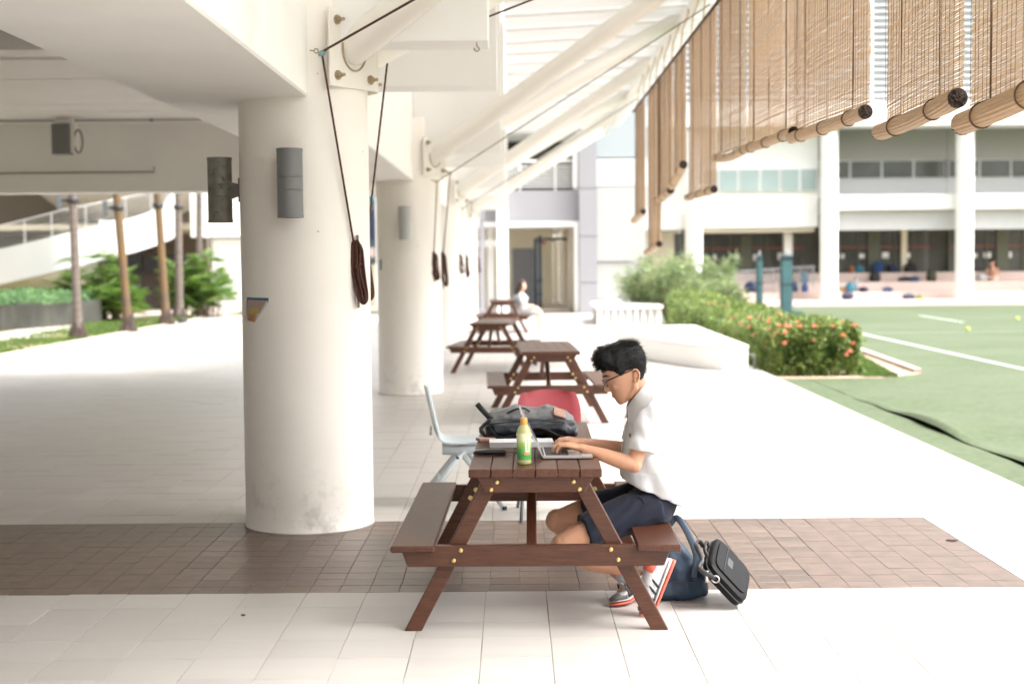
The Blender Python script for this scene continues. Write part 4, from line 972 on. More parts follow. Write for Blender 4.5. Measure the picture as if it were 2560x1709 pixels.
for i in range(NU+1):
    ring = []
    for j in range(NP):
        phi = 2*math.pi*j/NP; hl_ = hairline(phi) + 0.003*mnoise.noise(Vector((phi*9, 3, 1))); u = hl_ + (0.164-hl_)*(i/NU)
        th = hthick(phi, u)*(1 + 0.16*mnoise.noise(Vector((math.cos(phi)*4, math.sin(phi)*4, u*40))))
        f, l = skp(phi, u, th if i < NU else 0.0)
        ring.append(HP(f, l, u + (0.020*(1+0.5*math.cos(phi)*(1 if i < NU else 0))*(max(0, u-0.10)/0.064) if u > 0.10 else 0)))
    outer.append(ring)
inner = []
for i in (NU, 8, 0):
    ring = []
    for j in range(NP):
        phi = 2*math.pi*j/NP; hl_ = hairline(phi); u = hl_ + (0.164-hl_)*(i/NU); f, l = skp(phi, u, -0.012)
        ring.append(HP(f, l, min(u, 0.15)))
    inner.append(ring)
hm.rings(outer + inner, caps=False, closed=True)
hair = hm.build("hair", m_hair, boy, smooth=True)
ht = MB(); hr = random.Random(5)
for k in range(5200):
    phi = hr.uniform(0, 2*math.pi); hl_ = hairline(phi); t = hr.random(); u = hl_ + (0.162-hl_)*t**0.9
    th = hthick(phi, u); f, l = skp(phi, u, th*0.75); uu = u + (0.020*(1+0.5*math.cos(phi))*(max(0, u-0.10)/0.064) if u > 0.10 else 0)
    p = HP(f, l, uu); fc = sk(u)[0]
    nrm = (HP(f, l, uu) - HP(fc*0.5, 0, 0.055)).normalized()
    a = abs((phi + math.pi) % (2*math.pi) - math.pi)
    top = max(0, (u-0.09)/0.07)
    flow = (Hf*(0.75 if a < 1.6 else -0.15) - Hu*(0.55 if top < 0.5 else 0.05)).normalized()
    d = (nrm*(0.40 + 0.9*top*hr.random()) + flow*0.75 + Vector((hr.uniform(-1, 1), hr.uniform(-1, 1), hr.uniform(-1, 1)))*0.30).normalized()
    Lh = (0.010 + 0.014*hr.random() + 0.014*top*hr.random())*(0.45 if (u-hl_) < 0.03 and a > 0.9 else 1.0) + (0.012*hr.random() if a < 0.8 and u-hl_ < 0.04 else 0)
    w = 0.0014; sd = d.cross(nrm).normalized()*w
    ht.add([p - sd, p + sd, p + d*Lh*0.6 + sd*0.6 - nrm*0.001, p + d*Lh - nrm*0.002, p + d*Lh*0.6 - sd*0.6 - nrm*0.001], [(0, 1, 2, 4), (4, 2, 3)])
o = ht.build("hair_tufts", m_hair, hair); o["kind"] = "stuff"

# shirt
sh = MB()
def sect(z, xf, xb, hy, n=32, tilt=0.0, ex=0.8):
    xc, hx = (xf+xb)/2, (xb-xf)/2; ring = []
    for j in range(n):
        a = 2*math.pi*j/n; c, s = math.cos(a), math.sin(a)
        x = xc + hx*abs(c)**ex*(1 if c > 0 else -1); y = 6.95 + hy*abs(s)**ex*(1 if s > 0 else -1)
        ring.append(W(x, y, z - tilt*(x-xc)))
    return ring
sh.rings([sect(0.535, 0.540, 0.862, 0.180, tilt=0.45), sect(0.62, 0.536, 0.866, 0.178, tilt=0.28), sect(0.72, 0.552, 0.852, 0.175, tilt=0.1), sect(0.80, 0.564, 0.834, 0.174), sect(0.86, 0.574, 0.812, 0.175),
          sect(0.91, 0.578, 0.784, 0.172, tilt=-0.05), sect(0.945, 0.582, 0.758, 0.150, tilt=-0.05), sect(0.975, 0.588, 0.740, 0.115, tilt=-0.25), sect(1.000, 0.594, 0.722, 0.080, tilt=-0.45), sect(1.012, 0.598, 0.708, 0.066, tilt=-0.5)])
sh.tube(bez([W(0.685, 6.830, 0.925), W(0.664, 6.775, 0.895), W(0.640, 6.742, 0.825), W(0.622, 6.725, 0.755)], 4), interp([(0.062), (0.066), (0.066), (0.070)], 4, 4), 20)
sh.tube(bez([W(0.685, 7.070, 0.925), W(0.664, 7.125, 0.895), W(0.650, 7.155, 0.825), W(0.630, 7.155, 0.750)], 4), interp([(0.062), (0.066), (0.066), (0.068)], 4, 4), 20)
def folds(c, n):
    p = c + BO
    a = 0.0085*mnoise.noise(Vector((p.x*14 + p.z*6, p.y*9, p.z*5))) + 0.0065*math.sin((p.x*1.1 + p.z*0.45)*62 + 5*mnoise.noise(p*7))*max(0, mnoise.noise(p*5 + Vector((3, 1, 7)))+0.15)
    if p.z < 0.64: a += 0.006*mnoise.noise(Vector((p.x*22, p.y*22, p.z*6)))
    return a
shirt = remesh_obj(sh, "shirt", m_shirt, boy, 0.006, 5, folds)
# collar: stand and the near fall with its point
from mathutils.bvhtree import BVHTree
SBVH = BVHTree.FromPolygons([v.co.copy() for v in shirt.data.vertices], [tuple(p.vertices) for p in shirt.data.polygons])
def collar_leaf(pts, nm):
    mb = MB(); n = len(pts[0]); m_ = len(pts); th = 0.0035
    v1 = [W(*p) for r_ in pts for p in r_]; cen = W(0.63, 6.95, 1.0)
    for i_, p in enumerate(v1):                       # lie on the outside of the shirt
        row = i_ // n; ax = Vector((W(0.645, 0, 1.0).x, 0.0, p.z - 0.02)); dr = (p - ax).normalized()
        hit = SBVH.ray_cast(ax + dr*0.6, -dr, 0.6)
        if hit[0] is not None:
            q = hit[0] + dr*(0.004 + 0.004*(row == 1) + 0.003*(row == 2))
            if (q-ax).length > (p-ax).length: v1[i_] = q
    v2 = [p + (p-cen).normalized()*th for p in v1]
    fs_ = []; off = len(v1)
    for i in range(m_-1):
        for j in range(n-1):
            q = (i*n+j, i*n+j+1, (i+1)*n+j+1, (i+1)*n+j); fs_.append(q); fs_.append(tuple(off+k for k in q[::-1]))
    per = [i*n for i in range(m_)] + [(m_-1)*n+j for j in range(1, n)] + [i*n+n-1 for i in range(m_-2, -1, -1)] + [j for j in range(n-2, 0, -1)]
    for a, b in zip(per, per[1:]+per[:1]): fs_.append((a, b, off+b, off+a))
    mb.add(v1+v2, fs_); return mb.build(nm, m_shirt, shirt, auto=50)
for s, nm in ((-1, "collar"), (1, "collar")):
    Y = lambda d: 6.95 + s*d
    top = [(0.668, Y(0.010), 1.064), (0.655, Y(0.040), 1.056), (0.632, Y(0.060), 1.032), (0.605, Y(0.060), 1.000), (0.585, Y(0.042), 0.972), (0.574, Y(0.022), 0.952)]
    mid = [(0.690, Y(0.012), 1.046), (0.672, Y(0.062), 1.030), (0.645, Y(0.086), 0.998), (0.617, Y(0.084), 0.962), (0.593, Y(0.066), 0.930), (0.576, Y(0.040), 0.912)]
    bot = [(0.704, Y(0.012), 1.020), (0.688, Y(0.078), 1.000), (0.658, Y(0.104), 0.966), (0.630, Y(0.104), 0.930), (0.604, Y(0.098), 0.872), (0.574, Y(0.050), 0.892)]
    collar_leaf([top, mid, bot], nm)
MB().box(-0.006, 0.006, -0.002, 0.002, -0.009, 0.009).build("badge", M("badge_gold", (0.35, 0.26, 0.10), 0.4, metal=0.5), shirt, bevel=0.001, loc=W(0.578, 6.845, 0.822), rot=(0, 0, R(-50)))
MB().tube([W(0.566, 6.935, 0.92), W(0.561, 6.935, 0.86), W(0.553, 6.935, 0.79), W(0.542, 6.935, 0.72)], [(0.014, 0.002)]*4, 8, ref=(0, 1, 0)).build("placket", m_shirt, shirt, smooth=True)
for zq, xq in ((0.90, 0.560), (0.83, 0.5545), (0.76, 0.5455)): MB().ball(W(xq, 6.935, zq), (0.002, 0.0055, 0.0055)).build("button", m_ew, shirt, smooth=True)

# shorts
st = MB()
st.tube([W(0.712, 6.95, 0.405), W(0.715, 6.95, 0.45), W(0.715, 6.95, 0.52), W(0.672, 6.95, 0.585)], [(0.165, 0.070), (0.175, 0.092), (0.165, 0.112), (0.145, 0.122)], 30, ref=(0, 1, 0))
st.tube(bez([W(0.71, 6.855, 0.478), W(0.58, 6.825, 0.445), W(0.45, 6.79, 0.405), W(0.350, 6.765, 0.374)], 4), interp([0.090, 0.096, 0.092, 0.088], 4, 4), 20)
st.tube(bez([W(0.71, 7.045, 0.478), W(0.58, 7.075, 0.458), W(0.45, 7.10, 0.428), W(0.370, 7.11, 0.408)], 4), interp([0.090, 0.096, 0.092, 0.086], 4, 4), 20)
def sfold(c, n):
    p = c + BO
    d = 0.007*mnoise.noise(Vector((p.x*10 - p.z*14, p.y*8, p.z*10 + p.x*5))) + 0.005*math.sin((p.x*0.9 - p.z*1.0)*70 + 6*mnoise.noise(p*6))*max(0, mnoise.noise(p*6 + Vector((9, 2, 4)))+0.2)
    if p.z < 0.412 and p.x > 0.53 and n.z < -0.3: d = 0.0
    return d
shorts = remesh_obj(st, "shorts", m_navy, boy, 0.006, 5, sfold)
MB().tube(bez([W(0.600, 6.772, 0.548), W(0.625, 6.765, 0.53), W(0.640, 6.760, 0.50), W(0.645, 6.756, 0.468)], 5), 0.0025, 6).build("pocket_seam", m_navy, shorts, smooth=True)

# shoes and socks
m_sw = M("shoe_mesh_silver", (0.52, 0.52, 0.53), 0.55, var=0.10, vs_=60, bump=0.2, bs=300); m_coral = M("shoe_coral", (0.70, 0.13, 0.085), 0.5); m_sblk = M("shoe_black", (0.018, 0.018, 0.02), 0.5); m_stoe = M("shoe_toe_grey", (0.10, 0.10, 0.095), 0.6, var=0.3, vs_=60); m_mid = M("midsole_white", (0.66, 0.64, 0.63), 0.6)
def shoe(heel, ball, toe, up, label):
    """heel, ball, toe: points on the sole line; up: upper direction at the heel"""
    heel, ball, toe = Vector(heel), Vector(ball), Vector(toe)
    root = empty("shoe", ball, 0, label, "shoe", "running shoes of the boy"); RO = Vector(root.location)
    ax = (ball-heel).normalized(); up = (Vector(up) - ax*Vector(up).dot(ax)).normalized(); sd = ax.cross(up).normalized()
    ax2 = (toe-ball).normalized(); up2 = sd.cross(ax2).normalized()
    if up2.dot(up) < 0: up2 = -up2
    L1 = (ball-heel).length; L2 = (toe-ball).length
    def fr(t):     # t in -0.12..1 heel to ball, 1..2 ball to toe
        if t <= 0.85: return heel + ax*L1*t, up
        if t >= 1.15: return ball + ax2*L2*(t-1), up2
        k = (t-0.85)/0.3; p0 = heel + ax*L1*0.85; p2 = ball + ax2*L2*0.15
        return (p0*(1-k)**2 + ball*2*k*(1-k) + p2*k*k), (up*(1-k) + up2*k).normalized()
    def ringsect(t, hw, z0, z1, n=18, ex=0.75):
        c, uu = fr(t); ring = []
        for j in range(n):
            a = 2*math.pi*j/n; cc, ss = math.cos(a), math.sin(a)
            ring.append(c + sd*hw*abs(cc)**ex*(1 if cc > 0 else -1) + uu*((z0+z1)/2 + (z1-z0)/2*abs(ss)**ex*(1 if ss > 0 else -1)) - RO)
        return ring
    sole = MB().rings([ringsect(t, w, 0.0, h) for t, w, h in ((-0.10, 0.018, 0.016), (-0.07, 0.030, 0.020), (0.1, 0.036, 0.022), (0.4, 0.034, 0.020), (0.75, 0.042, 0.018), (1.0, 0.046, 0.016), (1.3, 0.045, 0.014), (1.7, 0.038, 0.013), (1.95, 0.022, 0.013), (2.0, 0.010, 0.012))])
    sole.build("outsole", m_coral, root, smooth=True)
    mid = MB().rings([ringsect(t, w, 0.018, h) for t, w, h in ((-0.09, 0.018, 0.034), (-0.05, 0.030, 0.036), (0.1, 0.0355, 0.036), (0.4, 0.033, 0.032), (0.75, 0.041, 0.029), (1.0, 0.0445, 0.026), (1.3, 0.043, 0.024), (1.7, 0.036, 0.022), (1.93, 0.020, 0.021))])
    mid.build("midsole", m_mid, root, smooth=True)
    upr = MB().rings([ringsect(t, w, 0.028, h, ex=0.85) for t, w, h in ((-0.08, 0.017, 0.085), (-0.04, 0.030, 0.108), (0.06, 0.036, 0.118), (0.25, 0.037, 0.122), (0.45, 0.038, 0.124), (0.70, 0.040, 0.108), (1.0, 0.042, 0.082), (1.3, 0.040, 0.062), (1.65, 0.032, 0.046), (1.9, 0.017, 0.036))])
    u_ = upr.build("upper", m_sw, root, smooth=True)
    toe_ = MB().rings([ringsect(t, w, 0.020, h, ex=0.85) for t, w, h in ((1.22, 0.0425, 0.058), (1.45, 0.0395, 0.0545), (1.7, 0.033, 0.0475), (1.93, 0.020, 0.038), (1.97, 0.009, 0.030))])
    toe_.build("toe_cap", m_stoe, root, smooth=True)
    hc = MB().rings([ringsect(t, w, 0.060, h, ex=0.85) for t, w, h in ((-0.095, 0.016, 0.112), (-0.05, 0.0315, 0.124), (0.06, 0.0375, 0.132), (0.22, 0.0385, 0.134), (0.34, 0.0375, 0.130))])
    hc.build("heel_collar", m_coral, root, smooth=True)
    for q in range(4):
        for s2 in (-1, 1):
            t0 = 0.52 + 0.16*q; pts = []
            for k in range(6):
                kk = k/5; c, uu = fr(t0 - 0.16*kk + 0.05); wq = 0.039 + 0.004*min(1, max(0, (t0-0.3)/0.7))
                pts.append(c + sd*s2*(wq*(1.0 - 0.28*kk**2) + 0.0015) + uu*(0.034 + 0.062*kk) - RO)
            MB().tube(pts, [(0.0065, 0.0018), (0.006, 0.0018), (0.0055, 0.0018), (0.005, 0.0018), (0.0045, 0.0018), (0.003, 0.0015)], 8, ref=ax).build("side_stripe", m_sblk, root, smooth=True)
    for q in range(5):
        t0 = 0.48 + 0.13*q; c, uu = fr(t0); h = 0.124 - 0.06*max(0, (t0-0.45))
        MB().tube([c + sd*0.016*k + uu*(h + 0.004*(1-abs(k))) - RO for k in (-1, -0.5, 0, 0.5, 1)], 0.0028, 6).build("lace", m_mid, root, smooth=True)
    return root
shoe((0.738, 6.655, 0.236), (0.655, 6.64, 0.040), (0.573, 6.628, 0.006), (-0.95, 0, 0.35), "silver and coral running shoe on tiptoe nearest the table leg")
shoe((0.640, 6.935, 0.075), (0.535, 6.87, 0.006), (0.450, 6.815, 0.004), (-0.3, 0, 1), "dark toed running shoe with red sole resting flat further under the bench")
MB().tube([W(0.575, 6.694, 0.228), W(0.612, 6.687, 0.216), W(0.640, 6.681, 0.200), W(0.668, 6.676, 0.175)], [0.0365, 0.0375, 0.039, 0.038], 18).build("sock", m_sock, boy, smooth=True)
MB().tube([W(0.505, 6.925, 0.140), W(0.530, 6.905, 0.115), W(0.550, 6.895, 0.085)], [0.0365, 0.037, 0.038], 18).build("sock", m_sock, boy, smooth=True)

# ------------------------------------------------------------------ bags on the floor beside the bench
m_bblue = M("blue_nylon", (0.008, 0.022, 0.046), 0.55, col2=(0.015, 0.042, 0.078), vs_=6, bump=0.15, bs=40)
bb = empty("blue_bag", (0.80, 7.02, 0.0), 0, "slumped dark blue nylon backpack on the floor behind the boy's shoes", "backpack")
def ring_xy(cx, cy, z, hx, hy, n=20, ex=0.75):
    return [(cx + hx*abs(math.cos(a))**ex*(1 if math.cos(a) > 0 else -1), cy + hy*abs(math.sin(a))**ex*(1 if math.sin(a) > 0 else -1), z) for a in [2*math.pi*k/n for k in range(n)]]
mb = MB().rings([ring_xy(-0.02, 0, 0.004, 0.16, 0.10), ring_xy(-0.03, 0, 0.03, 0.175, 0.115), ring_xy(-0.03, 0, 0.10, 0.165, 0.115), ring_xy(-0.045, 0, 0.19, 0.125, 0.10), ring_xy(-0.06, 0, 0.27, 0.085, 0.08), ring_xy(-0.065, 0, 0.33, 0.045, 0.05), ring_xy(-0.065, 0, 0.36, 0.02, 0.03)])
remesh_obj(mb, "sack", m_bblue, bb, 0.008, 4, lambda c, n: 0.014*mnoise.noise(Vector((c.x*14+c.z*8, c.y*9, c.z*5))) + 0.006*mnoise.noise(c*30))
MB().tube(bez([(-0.05, -0.03, 0.36), (-0.015, -0.06, 0.40), (0.03, -0.09, 0.34), (0.075, -0.10, 0.22), (0.06, -0.12, 0.12)], 6), [(0.003, 0.016)]*25, 8, ref=(0, 1, 0)).build("shoulder_strap", M("blue_grey_strap", (0.05, 0.075, 0.11), 0.6), bb, smooth=True)
MB().tube(bez([(-0.09, -0.10, 0.17), (-0.095, -0.13, 0.12), (-0.085, -0.135, 0.06)], 5), 0.004, 6).build("zip_pull", m_black, bb, smooth=True)
MB().tube(bez([(-0.16, -0.08, 0.09), (-0.06, -0.128, 0.10), (0.06, -0.12, 0.10)], 6), 0.003, 6).build("seam", m_black, bb, smooth=True)
m_leather = M("black_bag_fabric", (0.0045, 0.0045, 0.005), 0.55, spec=0.18, var=0.25, vs_=25, bump=0.15, bs=90)
cs = empty("laptop_case", (0.995, 6.83, 0.0), 0, "black laptop case leaning on the blue bag with a ring and zip pull", "bag")
e1 = Vector((0.215, 0.0, -0.235)).normalized(); e3 = Vector((0.235, -0.10, 0.215)).normalized(); e3 = (e3 - e1*e3.dot(e1)).normalized(); e2 = e3.cross(e1)
cc = Vector((0.022, 0.06, 0.150))
def lbox(c, a, b, h, ex=0.35):
    rs = []
    for z, k in ((-h, 0.94), (-h*0.75, 1.0), (h*0.75, 1.0), (h, 0.94)):
        rs.append([c + e1*(a*k*abs(math.cos(t))**ex*(1 if math.cos(t) > 0 else -1)) + e2*(b*k*abs(math.sin(t))**ex*(1 if math.sin(t) > 0 else -1)) + e3*z for t in [2*math.pi*q/40 for q in range(40)]])
    return MB().rings(rs)
lbox(cc, 0.128, 0.180, 0.032).build("shell", m_leather, cs, auto=50)
lbox(cc + e3*0.036, 0.104, 0.150, 0.006).build("front_pocket", m_leather, cs, auto=50)
MB().tube([cc + e3*0.043 - e1*0.05 + e2*q*0.9 for q in (-0.15, 0, 0.15)], 0.003, 6).build("pocket_zip", m_black, cs)
lbox(cc + e3*0.0425 - e1*0.02 + e2*0.0, 0.018, 0.045, 0.0012).build("badge_panel", M("badge_grey", (0.035, 0.035, 0.037), 0.5), cs, auto=50)
MB().tube([cc + e1*(0.130*abs(math.cos(t))**0.35*(1 if math.cos(t) > 0 else -1)) + e2*(0.182*abs(math.sin(t))**0.35*(1 if math.sin(t) > 0 else -1)) for t in [2*math.pi*q/48 for q in range(48)]], 0.004, 6, closed=True).build("edge_zip", m_black, cs, smooth=True)
sgn = -1 if e2.y > 0 else 1                                    # side that faces -Y
sq = cc + e2*sgn*0.181 - e1*0.055
MB().tube([sq + e2*sgn*0.004 + e1*0.017*math.cos(t) + e3*0.017*math.sin(t) for t in [2*math.pi*q/18 for q in range(18)]], 0.0035, 7, closed=True).build("ring", m_alu, cs, smooth=True)
MB().tube([sq - e1*0.055 + e2*sgn*0.003, sq - e1*0.062 + e2*sgn*0.010 - Vector((0, 0, 0.03)), sq - e1*0.058 + e2*sgn*0.010 - Vector((0, 0, 0.055))], [0.004, 0.006, 0.008], 8).build("zip_pull", m_alu, cs, smooth=True)
MB().tube(bez([cc - e1*0.125 + e2*0.06, cc - e1*0.160 + e2*0.05 + e3*0.01, cc - e1*0.168 + e3*0.012, cc - e1*0.160 - e2*0.05 + e3*0.01, cc - e1*0.125 - e2*0.06], 6), [(0.010, 0.007)]*25, 10).build("handle", m_black, cs, smooth=True)
MB().tube(bez([sq + e2*sgn*0.004, sq - e1*0.09 + e2*sgn*0.02 - Vector((0.01, 0, 0.01)), cc - e1*0.155 + e2*sgn*0.14, cc - e1*0.20 + e2*sgn*0.10 + Vector((0, 0, .02)), cc - e1*0.19 + e2*sgn*0.02 + Vector((0, 0, .015)), cc - e1*0.165], 6), [(0.003, 0.011)]*31, 8, ref=(0, 1, 0)).build("shoulder_strap", m_black, cs, smooth=True)
# ------------------------------------------------------------------ block at the end of the walkway (about 45 m away)
m_lav = M("lavender_grey_panel", (0.265, 0.258, 0.275), 0.6, var=0.03, vs_=1)
m_cream = M("cream_wall", (0.78, 0.72, 0.56), 0.7, var=0.04, vs_=1)
m_tan = M("tan_wall", (0.50, 0.45, 0.35), 0.75, var=0.05, vs_=1)
m_dgrey = M("grey_door", (0.26, 0.27, 0.30), 0.6, var=0.04)
m_dark = M("hazy_dark_interior", (0.11, 0.11, 0.095), 0.8, var=0.3, vs_=0.8)  # dark tone lifted in the colour to imitate haze at a distance
m_glassd = M("hazy_dark_glass", (0.085, 0.09, 0.08), 0.06, var=0.4, vs_=0.7, spec=0.7)  # base lightened in place of veiling haze over the far glazing
m_teal = M("teal_glass", (0.36, 0.44, 0.43), 0.12, var=0.06, vs_=1.0, spec=0.6)
m_bpipe = M("blue_pipe", (0.02, 0.06, 0.11), 0.5)
eb = empty("corridor_block", (0.9, 45.2, 0), 0, "white and lavender corridor block closing the end of the walkway", "building")
EO = Vector(eb.location)
def ebx(nm, m, x0, x1, y0, y1, z0, z1, par=None, bevel=0.0):
    return MB().box(x0-EO.x, x1-EO.x, y0-EO.y, y1-EO.y, z0, z1).build(nm, m, par or eb, bevel=bevel)
pil = ebx("pillar", m_grout, 2.08, 2.55, 44.70, 45.2, 0, 7.0)
for (a, b) in ((0, 0.93), (0.95, 2.37), (2.39, 3.84), (3.86, 5.6), (5.62, 7.0)): ebx("cladding_panel", m_lav, 2.04, 2.59, 44.64, 45.25, a, b, pil, 0.008)
ebx("lintel", m_lav, -1.0, 2.0, 45.0, 45.3, 2.86, 3.82, bevel=0.01)
ebx("lintel_return", m_white, -2.0, -1.0, 45.0, 45.3, 2.86, 3.82)
ebx("corridor_soffit", m_white, -2.0, 2.03, 45.0, 52, 2.70, 2.855)
ebx("back_wall", m_cream, -2.2, 1.35, 50.0, 50.15, 0.1, 2.70)
ebx("corridor_floor", m_path, -2.2, 2.03, 46.1, 60, 0.0, 0.10)
ebx("side_wall", m_tan, 1.75, 2.02, 46.0, 58, 0.1, 2.70)
ebx("door", m_dgrey, -0.04, 0.70, 49.90, 49.99, 0.1, 2.06, bevel=0.01)
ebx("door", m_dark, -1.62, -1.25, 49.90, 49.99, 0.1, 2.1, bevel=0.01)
ebx("far_wall", M("pale_lit_wall", (0.70, 0.68, 0.55), 0.7), 1.0, 1.9, 58.0, 58.1, 0.1, 2.70)
fr_ = ebx("door_frame", m_white, 1.42, 1.50, 50.2, 50.3, 0.1, 2.45)
ebx("door_frame", m_white, 1.62, 1.68, 50.2, 50.3, 0.1, 2.25); ebx("transom", m_white, 0.86, 1.415, 50.2, 50.3, 2.28, 2.40)
ebx("white_post", m_white, 1.89, 2.02, 44.9, 45.0, 0.0, 2.85)
ebx("white_post", m_white, 1.86, 1.99, 44.85, 45.0, 3.9, 5.1)
ebx("white_column", m_white, -0.52, -0.17, 44.7, 44.98, 0, 5.2, bevel=0.02)
ebx("white_column", m_white, -0.84, -0.64, 46.5, 46.7, 0.1, 2.70)
ebx("grey_column", m_lav, -1.05, -0.90, 44.5, 44.8, 0, 5.0)
ebx("inner_lintel", m_white, -1.9, -0.52, 45.6, 45.8, 2.1, 2.3)
vp1 = MB().tube([(0.72-EO.x, 47-EO.y, 0.1), (0.72-EO.x, 47-EO.y, 2.34), (1.86-EO.x, 47-EO.y, 2.34)], 0.052, 10).build("blue_pipe", m_bpipe, eb, smooth=True)
MB().tube([(0.86-EO.x, 46.95-EO.y, 0.1), (0.86-EO.x, 46.95-EO.y, 2.44)], 0.05, 10).build("blue_pipe", m_bpipe, eb, smooth=True)
for z in (0.5, 0.95, 2.2): MB().tube([(0.86-EO.x, 46.95-EO.y, z), (0.86-EO.x, 46.95-EO.y, z+0.1)], 0.075, 10).build("pipe_collar", m_bpipe, vp1)
MB().ball((0.98-EO.x, 46.9-EO.y, 2.22), 0.06).build("red_valve", M("valve_red", (0.45, 0.10, 0.07), 0.5), vp1, smooth=True)
# upper gallery
rl = ebx("gallery_rail", m_white, -1.0, 1.84, 45.15, 45.21, 4.70, 4.78)
for k in range(7): ebx("rail_bar", m_white, -1.0, 1.84, 45.16, 45.20, 3.93+0.105*k, 3.965+0.105*k, rl)
for x in (-0.9, 0.2, 1.3): ebx("rail_post", m_white, x, x+0.05, 45.21, 45.26, 3.83, 4.7, rl)
ebx("gallery_back", M("gallery_olive", (0.05, 0.055, 0.036), 0.8, var=0.1), -3, 2.05, 49, 49.2, 3.83, 7)
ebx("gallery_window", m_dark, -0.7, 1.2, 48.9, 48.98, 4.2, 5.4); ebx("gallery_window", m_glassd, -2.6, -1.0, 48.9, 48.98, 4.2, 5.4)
ebx("gallery_slab", m_white, -3, 2.03, 45.35, 49, 3.70, 3.825)
ebx("gallery_roof", m_white, -3, 2.03, 44.9, 49.3, 5.65, 7)
# leaning white wall to the right of the pillar
def eprism(nm, m, poly, y0, y1, par=None): return MB().prism([(p[0]-EO.x, p[1]) for p in poly], 1, y0-EO.y, y1-EO.y).build(nm, m, par or eb, bevel=0.01)
m_lean = M("leaning_wall_paint", (0.40, 0.39, 0.375), 0.7, var=0.03, vs_=1)
lw = eprism("leaning_wall", m_lean, [(2.60, 0.42), (3.70, 0.42), (3.98, 1.58), (2.60, 1.58)], 44.9, 48)
eprism("upper_wall", m_lean, [(2.60, 1.60), (4.0, 1.60), (4.17, 3.25), (4.17, 3.90), (2.60, 3.90)], 44.85, 48.05)
eprism("plinth", m_conc, [(2.60, 0.0), (3.60, 0.0), (3.60, 0.41), (2.60, 0.41)], 45.2, 48)
lv = ebx("louvre_band", m_lav, 2.60, 4.17, 45.0, 48, 3.905, 4.80)
for k in range(8): ebx("louvre_slat", m_white, 2.60, 4.19, 44.88, 44.99, 3.95+0.105*k, 4.01+0.105*k, lv)
ebx("frosted_panel", M("frosted_glass", (0.33, 0.36, 0.375), 0.3), 2.60, 4.17, 44.95, 48, 4.82, 8.0)
ebx("recess", m_dgrey, 3.72, 3.98, 45.6, 47, 0.4, 1.55)

# wall far back between the first columns, with a hanging banner
wb = empty("side_block", (-6.2, 53.3, 0), 0, "cream block far behind the columns with a door and hanging picture banner", "building")
MB().box(-1.2, 1.2, 0.6, 3, 0, 5.2).build("wall", m_conc, wb); MB().box(0.55, 1.05, 0.5, 0.58, 0, 2.2).build("door", m_tan, wb, bevel=0.02); MB().box(-1.3, 1.3, 0.4, 3, 5.21, 5.5).build("roof_slab", m_white, wb)
bn = empty("hanging_banner", (-5.38, 53.3, 1.55), 0, "tall narrow picture banner, teal above and dark below, between the columns", "banner")
def bnp(nm, c, z0, z1, x0=-0.30, x1=0.30, y=0.0): MB().box(x0, x1, y-0.012, y+0.012, z0, z1).build(nm, M("banner_"+nm, c, 0.6, var=0.35, vs_=6), bn)
bnp("cloth", (0.05, 0.07, 0.09), 0, 2.9); bnp("teal_top", (0.06, 0.24, 0.25), 2.35, 2.88, -.29, .29, -0.016); bnp("pale_shape", (0.5, 0.42, 0.38), 2.0, 2.3, -.10, .12, -0.018); bnp("navy_shape", (0.015, 0.02, 0.05), 0.9, 2.0, -.22, .25, -0.020); bnp("pale_foot", (0.50, 0.40, 0.36), 0.25, 0.62, -.25, .25, -0.022)
MB().tube([(-0.32, 0, 2.93), (0.32, 0, 2.93)], 0.02, 8).build("top_bar", m_grey, bn)

# ------------------------------------------------------------------ raised white blocks on the walkway edge
pl = empty("white_plinth", (2.8, 24.6, 0), 0, "low broad white concrete block beside the flowering hedge", "block")
poly = [(0.67, -3.25), (0.70, 3.30), (-0.80, 3.30), (-0.85, 0.6), (-0.45, -1.4), (0.05, -2.85), (0.32, -3.25)]
MB().prism(poly, 2, 0.0, 0.31).build("body", m_white, pl, bevel=0.01)
MB().prism([(x*1.012, y*1.004) for x, y in poly], 2, 0.3105, 0.375).build("coping", m_white, pl, bevel=0.012)
hr_ = empty("handrail_stub", (3.52, 21.6, 0), 0, "short dark handrail stub at the end of the low white block", "handrail")
MB().tube([(0.0, 0, 0.21), (0.075, 0, 0.21), (0.09, 0, 0.19), (0.09, 0, -0.1)], 0.017, 10).build("rail", m_grey, hr_, smooth=True); MB().lathe([(0.04, -0.094), (0.04, -0.085), (0.018, -0.08)], c=(0.09, 0, 0)).build("foot_plate", m_grey, hr_)
b2 = empty("slatted_bench", (2.9, 37.6, 0), 0, "white topped bench with a dark gapped base before the leaning wall", "bench")
MB().prism([(-0.85, -1.3), (0.86, -1.3), (0.90, 3.3), (-0.3, 3.3), (-0.80, 2.0)], 2, 0.40, 0.50).build("seat_slab", m_white, b2, bevel=0.02)
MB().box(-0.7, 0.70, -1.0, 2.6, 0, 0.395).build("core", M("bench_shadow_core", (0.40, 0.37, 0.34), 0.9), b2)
for k in range(9): MB().box(-0.80+0.185*k, -0.66+0.185*k, -1.22, -1.06, 0, 0.398).build("upright", m_white, b2, bevel=0.008)
for k in range(14): MB().box(0.72, 0.84, -0.9+0.28*k, -0.76+0.28*k, 0, 0.398).build("upright", m_white, b2, bevel=0.008)

